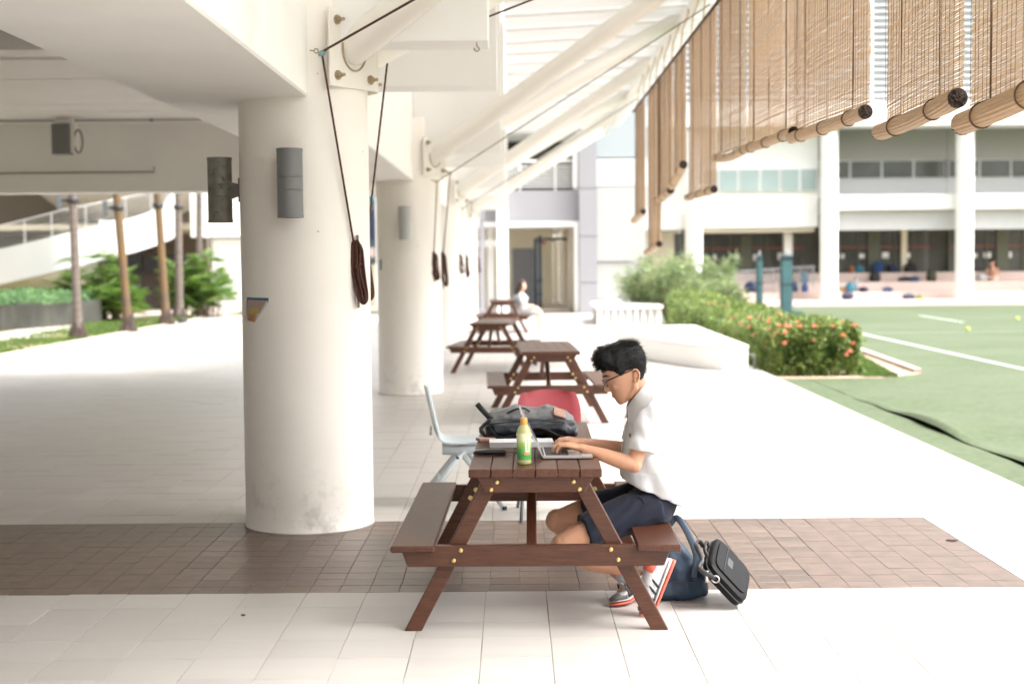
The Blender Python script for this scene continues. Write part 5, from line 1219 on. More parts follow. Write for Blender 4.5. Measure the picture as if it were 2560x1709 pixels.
# ------------------------------------------------------------------ sports hall across the field (about 55 m away)
hall = empty("sports_hall", (12, 55, 0), 0, "white two storey sports hall with dark glazing and round columns across the field", "building")
HOF = Vector(hall.location)
def hb(nm, m, x0, x1, y0, y1, z0, z1, par=None, bevel=0.0): return MB().box(x0-12, x1-12, y0-55, y1-55, z0, z1).build(nm, m, par or hall, bevel=bevel)
for x in (6.62, 11.58, 16.55, 21.5):
    c = MB().lathe([(0.36, 0.0), (0.36, 0.02), (0.325, 0.03), (0.325, 6.35)], c=(x-12, 53.0-55, 0.0), n=32).build("column", m_white, hall, auto=40)
hb("roof_fascia", m_white, 4.2, 26, 52.5, 53.9, 6.42, 7.15)
m_hgrey = M("hall_grey_panel", (0.52, 0.52, 0.52), 0.7, var=0.03)
hb("eaves_soffit", m_hgrey, 4.2, 26, 53.91, 57, 6.50, 6.7)
m_louv = M("louvre_paint", (0.46, 0.47, 0.48), 0.6)
lw_ = hb("louvre_wall", M("louvre_backing", (0.30, 0.31, 0.33), 0.7), 4.2, 26, 53.4, 54.0, 7.16, 14.0)
for k in range(27): hb("louvre_slat", m_louv, 4.25, 26, 53.22, 53.38, 7.26+0.235*k, 7.40+0.235*k, lw_)
for x in (9.9, 13.05, 16.2, 19.4): hb("louvre_post", m_white, x, x+0.14, 53.12, 53.21, 7.17, 14.0, lw_)
# bay 1: solid white wall with a strip of teal windows
b1 = hb("white_wall", m_white, 4.4, 11.3, 53.6, 54.2, 2.80, 6.41)
wz0, wz1 = 4.15, 4.92
for x0_, x1_ in ((7.05, 7.58), (7.66, 8.30), (8.42, 9.10), (9.20, 9.84), (9.96, 10.56), (10.66, 11.22)):
    w = hb("window", m_white, x0_-0.05, x1_+0.05, 53.5, 53.595, wz0-0.05, wz1+0.05, bevel=0.01); hb("pane", m_teal, x0_, x1_, 53.46, 53.495, wz0, wz1, w)
hb("low_soffit", m_tan, 7.0, 11.2, 53.7, 57, 2.62, 2.795)
# bays 2 and 3: slabs, parapets, ribbon windows
for (xa, xb, nn) in ((11.65, 16.5, 4), (16.6, 21.4, 4)):
    hb("floor_slab", m_white, xa-0.04, xb+0.04, 53.2, 57, 3.40, 3.95, bevel=0.01)
    hb("drop_panel", m_hgrey, xa-0.04, xb+0.04, 53.6, 53.8, 2.66, 3.38)
    hb("parapet", m_hgrey, xa-0.04, xb+0.04, 55.2, 55.4, 3.96, 4.62)
    hb("upper_wall", M("hall_taupe", (0.36, 0.345, 0.31), 0.75), xa-0.04, xb+0.04, 55.2, 55.4, 5.35, 6.49)
    wdt = (xb-xa)/nn
    for k in range(nn):
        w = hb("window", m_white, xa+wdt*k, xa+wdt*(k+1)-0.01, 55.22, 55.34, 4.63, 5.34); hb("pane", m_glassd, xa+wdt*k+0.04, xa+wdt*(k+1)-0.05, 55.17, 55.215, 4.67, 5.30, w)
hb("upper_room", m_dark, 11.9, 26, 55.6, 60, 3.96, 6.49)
# ground floor glazing
m_mull = M("olive_mullion", (0.10, 0.105, 0.07), 0.5)
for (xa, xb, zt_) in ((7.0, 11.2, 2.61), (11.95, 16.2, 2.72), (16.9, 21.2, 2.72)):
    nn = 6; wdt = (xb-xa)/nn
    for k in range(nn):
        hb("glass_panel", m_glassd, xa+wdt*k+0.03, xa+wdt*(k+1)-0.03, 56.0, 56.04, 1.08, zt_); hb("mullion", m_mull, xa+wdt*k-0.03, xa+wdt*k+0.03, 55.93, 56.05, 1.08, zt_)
    hb("red_stripe", M("stripe_red", (0.28, 0.07, 0.045), 0.5), xa, xb, 55.955, 55.985, 2.02, 2.08)
    for k in range(4):
        xx = xa + (xb-xa)*(0.15 + 0.2*k) + rng.uniform(-.2, .2); hb("notice", m_white, xx, xx+rng.uniform(.16, .3), 55.95, 55.97, 1.55+rng.uniform(0, .1), 1.80+rng.uniform(-.03, .06))
    hb("pier", m_mull, xa+(xb-xa)*0.42, xa+(xb-xa)*0.53, 55.85, 55.92, 1.08, zt_)
hb("pale_pier", m_cream, 15.0, 15.22, 55.8, 55.92, 1.08, 2.72); hb("pale_pier", m_conc, 10.25, 10.55, 54.6, 54.85, 0.8, 2.61)
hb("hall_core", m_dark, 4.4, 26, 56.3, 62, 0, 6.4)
# left part with balcony
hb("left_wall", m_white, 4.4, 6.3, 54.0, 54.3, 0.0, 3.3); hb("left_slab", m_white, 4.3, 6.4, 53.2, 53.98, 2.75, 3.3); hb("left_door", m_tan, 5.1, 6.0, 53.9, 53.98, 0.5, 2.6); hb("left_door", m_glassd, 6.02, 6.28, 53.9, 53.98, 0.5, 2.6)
# stone terrace steps
m_step = M("pink_step", (0.62, 0.50, 0.45), 0.8, var=0.04, vs_=2)
stp = empty("terrace_steps", (14, 54, 0), 0, "broad pinkish terrace steps in front of the hall glazing", "steps")
for k, (ya, zt_) in enumerate(((51.9, -0.02), (52.5, 0.10), (53.6, 0.36), (54.5, 0.72), (55.3, 1.06))):
    MB().box(4.4-14, 40-14, ya-54, 56.2-54, -0.3 if k == 0 else [(-0.02), 0.10, 0.36, 0.72][k-1]+0.001, zt_).build("step", m_step, stp, bevel=0.015)
ra_ = empty("ramp_railing", (9.2, 53.8, 0.36), 0, "grey mesh railing of the ramp beside the teal padded posts", "railing")
m_rgrey = M("railing_grey", (0.33, 0.33, 0.34), 0.5)
for q in range(9): MB().tube([(-2.0, 0, 0.05+0.085*q), (2.0, 0, 0.30+0.085*q)], 0.012 if q < 8 else 0.03, 6).build("rail_bar", m_rgrey, ra_)
for q in range(9): MB().tube([(-2.0+0.5*q, 0, -0.3+0.06*q), (-2.0+0.5*q, 0, 0.72+0.0312*2*q*0.5)], 0.02, 6).build("rail_post", m_rgrey, ra_)
# teal padded goal posts
for (x, y, w, lab) in ((8.30, 48.7, 0.20, "slim dark teal padded post standing on the field edge"), (8.62, 45.6, 0.36, "broad dark teal padded post standing on the field beside the slim one")):
    o = empty("padded_post", (x, y, -0.1), 0, lab, "post", "teal padded posts on the field")
    mt = M("teal_padding", (0.045, 0.115, 0.125), 0.6, var=0.2, vs_=4)
    MB().box(-w/2, w/2, -0.14, 0.14, 0.06, 1.86).build("pad", mt, o, bevel=0.04, bseg=2); MB().box(-w/2-0.012, w/2+0.012, -0.15, 0.15, 1.70, 1.78).build("strap", m_black, o); MB().box(-w/2-0.01, w/2+0.01, -0.146, 0.146, 0.9, 0.94).build("strap", m_black, o)
    MB().prism([(-w/2, 0), (0.55, 0), (0.5, 0.06), (w/2, 0.12), (w/2-.03, 0.3), (-w/2, 0.3)], 1, -0.12, 0.12).build("base", mt, o, bevel=0.01); MB().tube([(0, 0, 1.85), (0, 0, 2.0)], 0.04, 10).build("pole", m_rgrey, o)

# scattered bags on the steps
def small_bag(x, y, z, w, h, c, kind, lab):
    o = empty("sports_bag", (x, y, z), rng.uniform(-.6, .6), lab, "bag", "bags left on the terrace steps")
    w *= 0.85; h *= 0.8; mt = M("bag_cloth", tuple(q_*0.55 for q_ in c), 0.7, var=0.2, vs_=8)
    if kind == 0:      # upright backpack
        mb = MB().rings([[(w/2*k*abs(math.cos(a))**.6*(1 if math.cos(a) > 0 else -1), 0.16*k*abs(math.sin(a))**.6*(1 if math.sin(a) > 0 else -1), zz*h) for a in [2*math.pi*q/14 for q in range(14)]] for zz, k in ((0, .9), (.08, 1), (.55, 1), (.85, .8), (1, .35))])
        mb.build("sack", mt, o, smooth=True); MB().box(-w*.3, w*.3, -0.20, -0.14, h*.1, h*.5).build("pocket", mt, o, bevel=0.03); MB().tube([(-.05, 0, h*.95), (0, 0, h*1.08), (.05, 0, h*.95)], 0.015, 6).build("handle", m_black, o)
    else:              # holdall lying down
        mb = MB().tube([(-w/2, 0, h*.45), (-w*.42, 0, h*.5), (w*.42, 0, h*.5), (w/2, 0, h*.45)], [h*.3, h*.5, h*.5, h*.3], 14); mb.build("sack", mt, o, smooth=True)
        MB().tube(bez([(-w*.2, 0, h*.95), (-w*.1, 0, h*1.25), (w*.1, 0, h*1.25), (w*.2, 0, h*.95)], 4), 0.014, 6).build("handle", m_black, o); MB().tube([(-w*.4, 0, h*1.0), (w*.4, 0, h*1.0)], 0.012, 6).build("zip", m_black, o)
blu, nvy, blk, tea, org, yel, wht, red = (0.03, 0.10, 0.30), (0.015, 0.03, 0.10), (0.02, 0.02, 0.022), (0.05, 0.28, 0.40), (0.60, 0.22, 0.10), (0.45, 0.50, 0.06), (0.7, 0.7, 0.72), (0.5, 0.08, 0.07)
bags = [(14.05, 55.6, 1.06, .50, .55, blu, 0, "bright blue backpack on the top step beside the pale pier"), (15.3, 55.6, 1.06, .6, .45, blk, 0, "black backpack on the top step against the pale pier"), (14.6, 55.55, 1.06, .4, .4, nvy, 0, "navy backpack between the bright blue and black ones"),
        (13.3, 55.55, 1.06, .4, .35, tea, 0, "light blue backpack alone on the top step"), (13.0, 55.5, 1.06, .2, .35, org, 0, "small orange bag on the top step"), (12.3, 55.6, 1.06, .5, .3, nvy, 1, "navy holdall on the top step near the round column"),
        (13.75, 54.9, 0.72, .5, .5, blk, 0, "black slumped backpack on the step below the blue one"), (15.9, 54.9, 0.72, .4, .6, (0.06, 0.07, 0.03), 0, "olive standing backpack by the round column"), (14.9, 54.9, 0.72, .7, .2, blk, 1, "flat black holdall on the middle step"), (15.25, 54.85, 0.72, .4, .2, blu, 1, "small blue pouch next to the flat black holdall"),
        (12.6, 54.0, 0.36, .4, .45, tea, 0, "turquoise bag on the lower step"), (12.45, 53.95, 0.36, .35, .2, org, 1, "orange pouch leaning by the turquoise bag"), (13.1, 54.0, 0.36, .4, .2, nvy, 1, "dark blue pouch on the lower step"), (14.0, 54.0, 0.36, .45, .18, blu, 1, "blue pouch lying alone on the lower step"),
        (12.15, 54.6, 0.36, .8, .3, yel, 1, "yellow green and black holdall behind the round column"), (12.3, 53.1, 0.10, .5, .32, nvy, 1, "navy sports bag on the bottom step by the column"), (14.55, 53.1, 0.10, .55, .22, (0.05, 0.08, 0.16), 1, "blue grey bag on the bottom step"), (14.95, 53.1, 0.10, .4, .15, yel, 1, "flat yellowish bag on the bottom step"),
        (8.75, 53.2, 0.40, .55, .5, nvy, 0, "dark backpack by the ramp railing between the teal posts"), (10.35, 53.25, 0.40, .3, .45, nvy, 0, "navy bag at the foot of the pale pier"), (10.75, 53.25, 0.40, .28, .4, blu, 0, "blue bag beside the navy one at the pale pier"), (11.05, 54.9, 0.72, .35, .5, tea, 0, "teal bag half behind the round column"), (12.95, 54.6, 0.40, .22, .6, wht, 0, "tall white bag standing on the lower step")]
for b in bags: small_bag(*b)

# ------------------------------------------------------------------ figures
def figure(name, loc, rz, J, lab, skinm, scale=1.0, vox=0.012):
    o = empty(name, loc, rz, lab, "person"); mb = MB()
    for pts, rad in J: mb.tube(pts, rad, 12, ref=(0, 1, 0.01))
    remesh_obj(mb, "body", skinm, o, vox, 3); return o
# shirtless swimmer sitting on the step, facing the field and turned to the side (local -y = front)
m_skin2 = M("tanned_skin", (0.58, 0.33, 0.22), 0.55)
J = [([(0, 0, .02), (0, .02, .2), (0, -.02, .38), (0, -.08, .50)], [(.17, .12), (.15, .10), (.18, .11), (.08, .07)]),
     ([(0, -.09, .50), (0, -.13, .60)], [.055, .05]), ([(0, -.15, .57), (0, -.15, .64), (0, -.14, .72), (0, -.13, .80)], [(.05, .06), (.072, .085), (.078, .095), (.04, .05)]),
     ([(-.17, -.06, .44), (-.24, -.14, .24), (-.28, -.34, .16)], [.055, .045, .035]), ([(-.28, -.34, .16), (-.30, -.42, .13)], [(.035, .02), (.03, .015)]),
     ([(.17, -.06, .44), (.23, -.12, .22), (.18, -.36, .14)], [.055, .045, .035]), ([(.18, -.36, .14), (.15, -.43, .12)], [(.035, .02), (.03, .015)]),
     ([(-.09, -.02, .05), (-.13, -.42, .10), (-.13, -.46, .06), (-.14, -.44, -.33)], [.09, .065, .06, .04]), ([(-.14, -.42, -.33), (-.15, -.58, -.36)], [.035, .03]),
     ([(.09, -.02, .05), (.13, -.42, .10), (.13, -.46, .06), (.14, -.40, -.33)], [.09, .065, .06, .04]), ([(.14, -.38, -.33), (.15, -.54, -.36)], [.035, .03])]
sw = figure("person", (18.35, 55.15, 0.745), R(-38), J, "bare chested person in pale shorts sitting on the terrace step", m_skin2)
remesh_obj(MB().tube([(0, -.14, .66), (0, -.12, .74), (0, -.12, .83)], [(.085, .10), (.09, .105), (.05, .06)], 12), "hair", m_hair, sw, 0.012, 2)
remesh_obj(MB().tube([(0, 0, .0), (0, 0, .14)], [(.2, .16), (.18, .13)], 14, ref=(0, 1, 0)).tube([(-.09, 0, .05), (-.13, -.36, .09)], [.11, .095], 12).tube([(.09, 0, .05), (.13, -.36, .09)], [.11, .095], 12), "shorts", M("pale_shorts", (0.72, 0.62, 0.55), 0.8), sw, 0.014, 2)
for s in (-1, 1): MB().ball((s*.028, -.228, .685), .010).build("eye", m_hair, sw, smooth=True)
MB().ball((0, -.245, .66), (.012, .018, .016)).build("nose", m_skin2, sw, smooth=True)
small_bag(17.75, 54.75, 0.72, .35, .35, wht, 0, "white bag beside the bare chested person")
# girl sitting on the far table's bench, facing right (+x), local -y = front
J = [([(0, 0, 0), (0, .02, .2), (0, 0, .40), (0, -.01, .50)], [(.15, .11), (.12, .09), (.16, .09), (.06, .055)]),
     ([(0, -.01, .50), (0, -.04, .60)], [.045, .042]), ([(0, -.06, .56), (0, -.06, .62), (0, -.05, .71), (0, -.04, .78)], [(.045, .055), (.066, .08), (.072, .09), (.035, .05)]),
     ([(0, -.15, .625), (0, -.165, .64)], [.014, .008]),
     ([(-.15, 0, .43), (-.20, -.06, .22), (-.16, -.30, .17)], [.045, .04, .03]), ([(-.16, -.30, .17), (-.13, -.38, .15)], [(.03, .016), (.026, .012)]),
     ([(.15, 0, .43), (.20, -.06, .22), (.16, -.30, .17)], [.045, .04, .03]), ([(.16, -.30, .17), (.13, -.38, .15)], [(.03, .016), (.026, .012)]),
     ([(-.08, -.02, .06), (-.10, -.40, .09), (-.10, -.44, .05), (-.10, -.42, -.34)], [.08, .06, .055, .036]), ([(-.10, -.40, -.34), (-.10, -.56, -.375)], [.035, .03]),
     ([(.08, -.02, .06), (.10, -.40, .09), (.10, -.44, .05), (.10, -.46, -.34)], [.08, .06, .055, .036]), ([(.10, -.44, -.34), (.10, -.60, -.375)], [.035, .03])]
girl = figure("person", (0.155, 33.3, 0.415), R(83), J, "girl in a pale school blouse with long dark hair on the far bench", M("fair_skin", (0.68, 0.44, 0.33), 0.55))
remesh_obj(MB().tube([(0, 0, 0), (0, .02, .2), (0, 0, .40), (0, -.01, .49)], [(.185, .145), (.155, .12), (.185, .115), (.085, .07)], 16, ref=(0, 1, 0)).tube([(-.15, 0, .43), (-.19, -.05, .26)], [.065, .07], 12).tube([(.15, 0, .43), (.19, -.05, .26)], [.065, .07], 12), "blouse", M("pale_blouse", (0.40, 0.41, 0.44), 0.85), girl, 0.012, 3)
remesh_obj(MB().tube([(0, 0, -.0), (0, -.02, .10)], [(.20, .16), (.17, .13)], 14, ref=(0, 1, 0)).tube([(-.05, -.05, .05), (-.07, -.40, .07)], [.12, .11], 12).tube([(.05, -.05, .05), (.07, -.40, .07)], [.12, .11], 12), "skirt", M("white_skirt", (0.50, 0.49, 0.49), 0.85), girl, 0.014, 3)
remesh_obj(MB().tube([(0, .075, .36), (0, .075, .45), (0, .05, .56), (0, -.015, .66), (0, -.02, .74), (0, -.03, .81)], [(.05, .03), (.085, .05), (.10, .075), (.095, .095), (.09, .105), (.045, .055)], 14, ref=(1, 0, 0)), "hair", M("dark_brown_hair", (0.035, 0.017, 0.012), 0.6), girl, 0.012, 2, lambda c, n: 0.008*mnoise.noise(Vector((c.x*40, c.y*40, c.z*8))))
for s in (-1, 1): MB().ball((s*.026, -.138, .645), .009).build("eye", m_hair, girl, smooth=True); MB().tube([(s*.10, -.56, -.385), (s*.10, -.42, -.38)], [(.045, .03), (.045, .04)], 10).build("shoe", m_ew, girl, smooth=True)
# ------------------------------------------------------------------ foliage
def M_leaf(name, c1, c2, trl=0.3, rough=0.45, sc=3.0):
    return M(name, c1, rough, col2=c2, vs_=sc, trl=trl, spec=0.4)
m_hleaf = M_leaf("hedge_leaf_light_shade", (0.03, 0.085, 0.016), (0.30, 0.37, 0.10), sc=4)  # pale and dark ends of the green paint leaf highlights and shadows
m_flower = M("ixora_flower", (0.72, 0.22, 0.12), 0.6, col2=(0.80, 0.40, 0.27), vs_=6, trl=0.25)
m_bleaf = M_leaf("bush_leaf", (0.10, 0.18, 0.06), (0.42, 0.47, 0.25), sc=2)
m_pleaf = M_leaf("fan_palm_leaf", (0.05, 0.15, 0.03), (0.26, 0.38, 0.08), sc=1.6)
m_stem = M("plant_stem", (0.12, 0.09, 0.05), 0.8, var=0.3, vs_=8)
def leafq(mb, p, d, n, L, w):
    d = d.normalized(); s = d.cross(n)
    if s.length < 1e-3: s = d.orthogonal()
    s = s.normalized()*w; nn = s.cross(d).normalized()
    mb.add([p, p + d*L*0.45 + s + nn*L*0.06, p + d*L, p + d*L*0.45 - s + nn*L*0.06], [(0, 1, 2), (0, 2, 3)])
def rv(r): return Vector((r.gauss(0, 1), r.gauss(0, 1), r.gauss(0, 1))).normalized()
# flowering hedge
hd = empty("flowering_hedge", (4.45, 27.0, -0.1), 0, "clipped green hedge dotted with orange flowers along the field edge", "hedge")
hg = random.Random(7); mb = MB(); fm = MB()
def hedge_pt(t):
    y = -5.75 + 13.0*t; x = 0.0 + 0.10*math.sin(y*0.7) - 0.22*max(0, t-0.3); hw = 0.56 + 0.08*math.sin(y*1.3+1); h = 0.70 + 0.05*math.sin(y*1.1) + 0.45*max(0, t-0.5)
    return x, y, hw, h
for k in range(26000):
    t = hg.random()**1.5; x, y, hw, h = hedge_pt(t); face = hg.random()
    a = hg.uniform(-1, 1); b = hg.random()
    bumpv = 0.19*mnoise.noise(Vector((a*2.2, y*1.7, b*3)))
    if face < 0.34: p = Vector((x + a*hw, y, h*(1 + bumpv*0.9) - 0.06*abs(a)**4)); n = Vector((0, 0, 1))
    elif face < 0.60: p = Vector((x - hw*(1 + bumpv) - 0.0, y, b*h*0.98)); n = Vector((-1, 0, 0.1))
    elif face < 0.80: p = Vector((x + hw*(1 + bumpv), y, b*h)); n = Vector((1, 0, 0.1))
    elif face < 0.92 and t < 0.12: y0 = -5.75; p = Vector((x + a*hw*0.98, y0 + 0.10*abs(a)**3 + bumpv - 0.02, b*h)); n = Vector((0, -1, 0.1))
    else: p = Vector((x + a*hw*0.8, y, b*h*0.9)); n = rv(hg)
    p += rv(hg)*0.035
    if p.z < 0.02: p.z = 0.02 + 0.05*hg.random()
    d = (n*0.7 + rv(hg)*0.9 + Vector((0, 0, 0.25))).normalized()
    leafq(mb, p, d, rv(hg), hg.uniform(0.035, 0.105), hg.uniform(0.010, 0.026))
for k in range(2600):
    a = hg.uniform(-1, 1); b = hg.random(); x, y, hw, h = hedge_pt(0.0); bumpv = 0.10*mnoise.noise(Vector((a*2.2, y*2.0, b*3)))
    p = Vector((x + a*hw*1.0, y + 0.12*abs(a)**3 + bumpv*0.8 + 0.03*hg.random(), b*h*0.99)); leafq(mb, p, (Vector((0, -1, 0.2)) + rv(hg)*0.9), rv(hg), hg.uniform(0.045, 0.085), hg.uniform(0.012, 0.021))
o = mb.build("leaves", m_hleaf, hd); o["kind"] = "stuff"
mb = MB()
for k in range(60):
    t = hg.random(); x, y, hw, h = hedge_pt(t); b0 = Vector((x + hg.uniform(-.3, .3), y, 0)); mb.tube([b0, b0 + Vector((hg.uniform(-.1, .1), hg.uniform(-.1, .1), h*0.8))], [0.014, 0.006], 5)
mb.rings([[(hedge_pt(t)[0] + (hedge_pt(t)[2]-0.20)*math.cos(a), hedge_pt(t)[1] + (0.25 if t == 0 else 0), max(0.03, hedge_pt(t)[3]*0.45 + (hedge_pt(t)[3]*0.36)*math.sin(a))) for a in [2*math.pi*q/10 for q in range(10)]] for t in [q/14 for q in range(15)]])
mb.build("branches_and_shade_core", M("hedge_inner_shadow", (0.03, 0.05, 0.018), 0.9), hd)  # stems plus a dark core that paints the shade inside the hedge
nf = 0
while nf < 70:
    t = hg.random()**2.2*0.7; x, y, hw, h = hedge_pt(t); a = hg.uniform(-1, 1)
    if hg.random() < 0.68: p = Vector((x + a*hw, y, h*1.03 + 0.02))
    elif hg.random() < 0.6: p = Vector((x - hw*1.06, y, h*hg.uniform(0.55, 1.0)))
    else: p = Vector((x + a*hw, -5.84, h*hg.uniform(0.42, 1.0)))
    fb = MB(); fb.ball(p, 0.022, 6, 4); nf += 1
    for q in range(26):
        d = rv(hg); d.z = abs(d.z)*0.6 + d.z*0.4; leafq(fb, p + d*0.02, (d + rv(hg)*0.4), rv(hg), hg.uniform(0.022, 0.04), 0.010)
    fb.build("flower_head", m_flower, hd)
sb = MB().prism([(3.72, 20.9), (5.3, 20.9), (6.15, 21.7), (6.35, 26.9), (5.2, 40), (3.72, 40)], 2, -0.29, -0.088).build("planting_bed", M("bed_sandy_soil", (0.42, 0.31, 0.23), 0.9, var=0.12, vs_=3), None); tag(sb, kind="structure")
kb_ = MB().prism([(6.05, 21.75), (6.15, 21.70), (6.50, 26.9), (6.40, 26.95)], 2, -0.087, -0.03).build("kerb", m_path); tag(kb_, kind="structure")
# grass patch beside the hedge
gm = MB(); gr = random.Random(2)
for k in range(11000):
    y = gr.uniform(20.95, 26.5); x = gr.uniform(5.1, 5.6 + 0.12*(y-21)); p = Vector((x, y, -0.088)); leafq(gm, p, Vector((gr.uniform(-.5, .5), gr.uniform(-.5, .5), 1)), rv(gr), gr.uniform(.03, .07), 0.006)
o = gm.build("lawn_patch", m_grass); tag(o, "small sunlit grass patch between hedge and kerb", "grass", kind="stuff")

# tall feathery bushes
def feather_bush(x, y, h, w, n, lab, seed):
    r = random.Random(seed); o = empty("feathery_bush", (x, y, -0.09), 0, lab, "bush", "tall feathery bushes behind the hedge")
    st_ = MB(); lv_ = MB()
    for q in range(26):
        a = r.uniform(0, 2*math.pi); rr = w*0.5*math.sqrt(r.random()); top = Vector((rr*1.5*math.cos(a), rr*1.5*math.sin(a), h*r.uniform(0.55, 1.0)))
        b0 = Vector((rr*0.6*math.cos(a), rr*0.6*math.sin(a), 0)); pts = bez([b0, (b0+top)/2 + rv(r)*0.05, top], 4); st_.tube(pts, [0.016 - 0.0012*k for k in range(len(pts))], 5)
        for k in range(n//26):
            t = 0.35 + 0.65*r.random()**0.8; p = b0 + (top-b0)*t + rv(r)*0.12*w
            d = (Vector((p.x, p.y, 0))*0.8/w + Vector((r.uniform(-1, 1), r.uniform(-1, 1), r.uniform(-0.6, 0.8)))).normalized()
            leafq(lv_, p, d, rv(r), r.uniform(0.16, 0.34), r.uniform(0.012, 0.022))
    st_.build("stems", m_stem, o); q_ = lv_.build("leaves", m_bleaf, o); q_["kind"] = "stuff"
feather_bush(3.62, 39.0, 1.75, 1.0, 2600, "tall feathery bush against the leaning wall corner", 1)
feather_bush(4.35, 37.6, 1.9, 1.15, 3000, "tallest feathery bush behind the slatted bench", 2)
feather_bush(4.95, 38.6, 1.75, 1.2, 3000, "rounded feathery bush next to the tallest one", 3)
feather_bush(4.75, 35.2, 1.25, 1.1, 2600, "lower pale feathery bush joining the flowering hedge", 4)

# ------------------------------------------------------------------ left garden
lw_g = MB().box(-60, -9.45, 10, 80, -0.29, -0.02).build("lawn", m_lawn); tag(lw_g, kind="structure")
pth = MB().prism([(-10.55, 22), (-11.15, 22), (-13.0, 38.5), (-12.3, 41), (-11.6, 41.5), (-11.2, 38)], 2, -0.021, -0.014).build("garden_path", m_path); tag(pth, kind="structure")
crt = MB().box(-14, -9.44, 43.6, 60, -0.02, -0.006).build("courtyard_paving", m_path); tag(crt, kind="structure")
kr = MB().box(-9.56, -9.42, 8, 43.5, -0.05, 0.006).build("lawn_kerb", m_path); tag(kr, kind="structure")
gm = MB()
for k in range(16000):
    y = gr.uniform(25, 44); x = -9.6 - 2.6*gr.random()
    xp0 = -10.55 - 0.05*(y-22); 
    if y < 41 and -0.15 < (xp0 - x) - (0.03*(y-22)) < 0.75 and gr.random() < 0.9: continue
    if mnoise.noise(Vector((x*0.9, y*0.5, 0))) < -0.18 and gr.random() < 0.75: continue
    leafq(gm, Vector((x, y, -0.02)), Vector((gr.uniform(-.6, .6), gr.uniform(-.6, .6), 1)), rv(gr), gr.uniform(.05, .12), 0.009)
o = gm.build("lawn_grass", m_grass); tag(o, "thin patchy lawn around the palm trunks", "grass", kind="stuff")
m_bark = M("palm_bark", (0.085, 0.066, 0.055), 0.85, col2=(0.16, 0.13, 0.11), vs_=3, stretch=(1, 1, 7), bump=0.4, bs=18)
m_barkg = M("mossy_palm_bark", (0.07, 0.056, 0.044), 0.85, col2=(0.155, 0.085, 0.024), vs_=1.6, stretch=(1, 1, 1.2), bump=0.4, bs=18)
m_root = M("palm_root_dark", (0.055, 0.038, 0.030), 0.95, var=0.4, vs_=12, bump=0.8, bs=30)
def palm(x, y, lean, r, mat, h, lab, seed, lamp=0):
    pr_ = random.Random(seed); o = empty("palm_tree", (x, y, -0.02), 0, lab, "tree", "slender palms on the lawn")
    n = 40; rs = []
    for k in range(n+1):
        t = k/n; z = h*t; rad = r*(1.15 - 0.35*t) + 0.10*math.exp(-z/0.18) + 0.004*math.sin(z*34)
        rs.append([(lean*z + rad*math.cos(2*math.pi*j/16), rad*math.sin(2*math.pi*j/16), z) for j in range(16)])
    MB().rings(rs).build("trunk", mat, o, smooth=True)
    rm = MB()
    for k in range(40):
        a = pr_.uniform(0, 2*math.pi); rm.tube([(r*0.9*math.cos(a), r*0.9*math.sin(a), pr_.uniform(.2, .45)), (r*1.5*math.cos(a), r*1.5*math.sin(a), pr_.uniform(.12, .25)), (r*pr_.uniform(1.9, 2.7)*math.cos(a), r*pr_.uniform(1.9, 2.7)*math.sin(a), 0.0)], [0.026, 0.030, 0.024], 5)
    rm.build("root_collar", m_root, o)
    cr_ = MB()
    for k in range(13):
        a = 2*math.pi*k/13 + pr_.uniform(-.2, .2); up_ = pr_.uniform(0.2, 0.9); pts = []
        for q in range(9):
            s = q/8; rr = 2.6*s; pts.append(Vector((lean*h + rr*math.cos(a), rr*math.sin(a), h + up_*rr*0.9 - 0.42*rr*rr)))
        cr_.tube(pts, [0.03 - 0.003*q for q in range(9)], 5)
        for q in range(1, 9):
            for s2 in (-1, 1):
                for e in range(3):
                    p = pts[q-1].lerp(pts[q], e/3); tt = (pts[q]-pts[q-1]).normalized(); sdv = tt.cross(Vector((0, 0, 1))).normalized()*s2
                    leafq(cr_, p, sdv + tt*0.5 - Vector((0, 0, 0.35)), Vector((0, 0, 1)), 0.55*(1-abs(q/8-0.5)), 0.022)
    cr_.build("crown", m_pleaf, o)
    if lamp:
        z = lamp; rr = r*1.02
        cb = MB().lathe([(rr+0.035, z-0.06), (rr+0.05, z), (rr+0.035, z+0.06), (rr-0.03, z+0.06), (rr-0.03, z-0.06)], c=(lean*z, 0, 0), n=16).build("lamp_strap", m_black, o, smooth=True)
        if seed in (1, 2):
            MB().box(lean*z-rr-0.26, lean*z-rr-0.16, -0.06, 0.06, z-0.20, z+0.16).build("flood_lamp", M("lamp_grey_dark", (0.10, 0.11, 0.12), 0.5), o, bevel=0.012); MB().tube([(lean*z-rr-0.16, 0, z), (lean*z-rr, 0, z)], 0.03, 8).build("lamp_arm", m_black, o)
palm(-9.80, 32.3, -0.012, 0.090, m_bark, 7.2, "grey palm trunk with a dark bulging root collar and a flood lamp", 1, 3.10)
palm(-9.49, 35.4, -0.062, 0.095, m_barkg, 7.0, "leaning palm trunk stained orange by lichen, with a flood lamp", 2, 3.05)
palm(-9.50, 39.3, -0.045, 0.098, m_barkg, 7.4, "pale leaning palm trunk behind the orange stained one", 3, 3.25)
palm(-10.05, 43.2, 0.012, 0.105, m_bark, 7.6, "upright brown palm trunk before the fan palm thicket", 4, 3.35)
palm(-10.2, 46.6, 0.022, 0.10, m_bark, 7.4, "thin grey palm trunk deep in the fan palm thicket", 5)
lmp = empty("ground_light", (-9.3, 40.2, -0.01), R(20), "small dark ground light on the lawn beside a palm", "lamp")
MB().tube([(-.10, 0, .05), (.16, 0, .09)], [.05, .06], 12).build("barrel", m_black, lmp, smooth=True); MB().box(-.05, .05, -.05, .05, 0, .04).build("base", m_black, lmp)

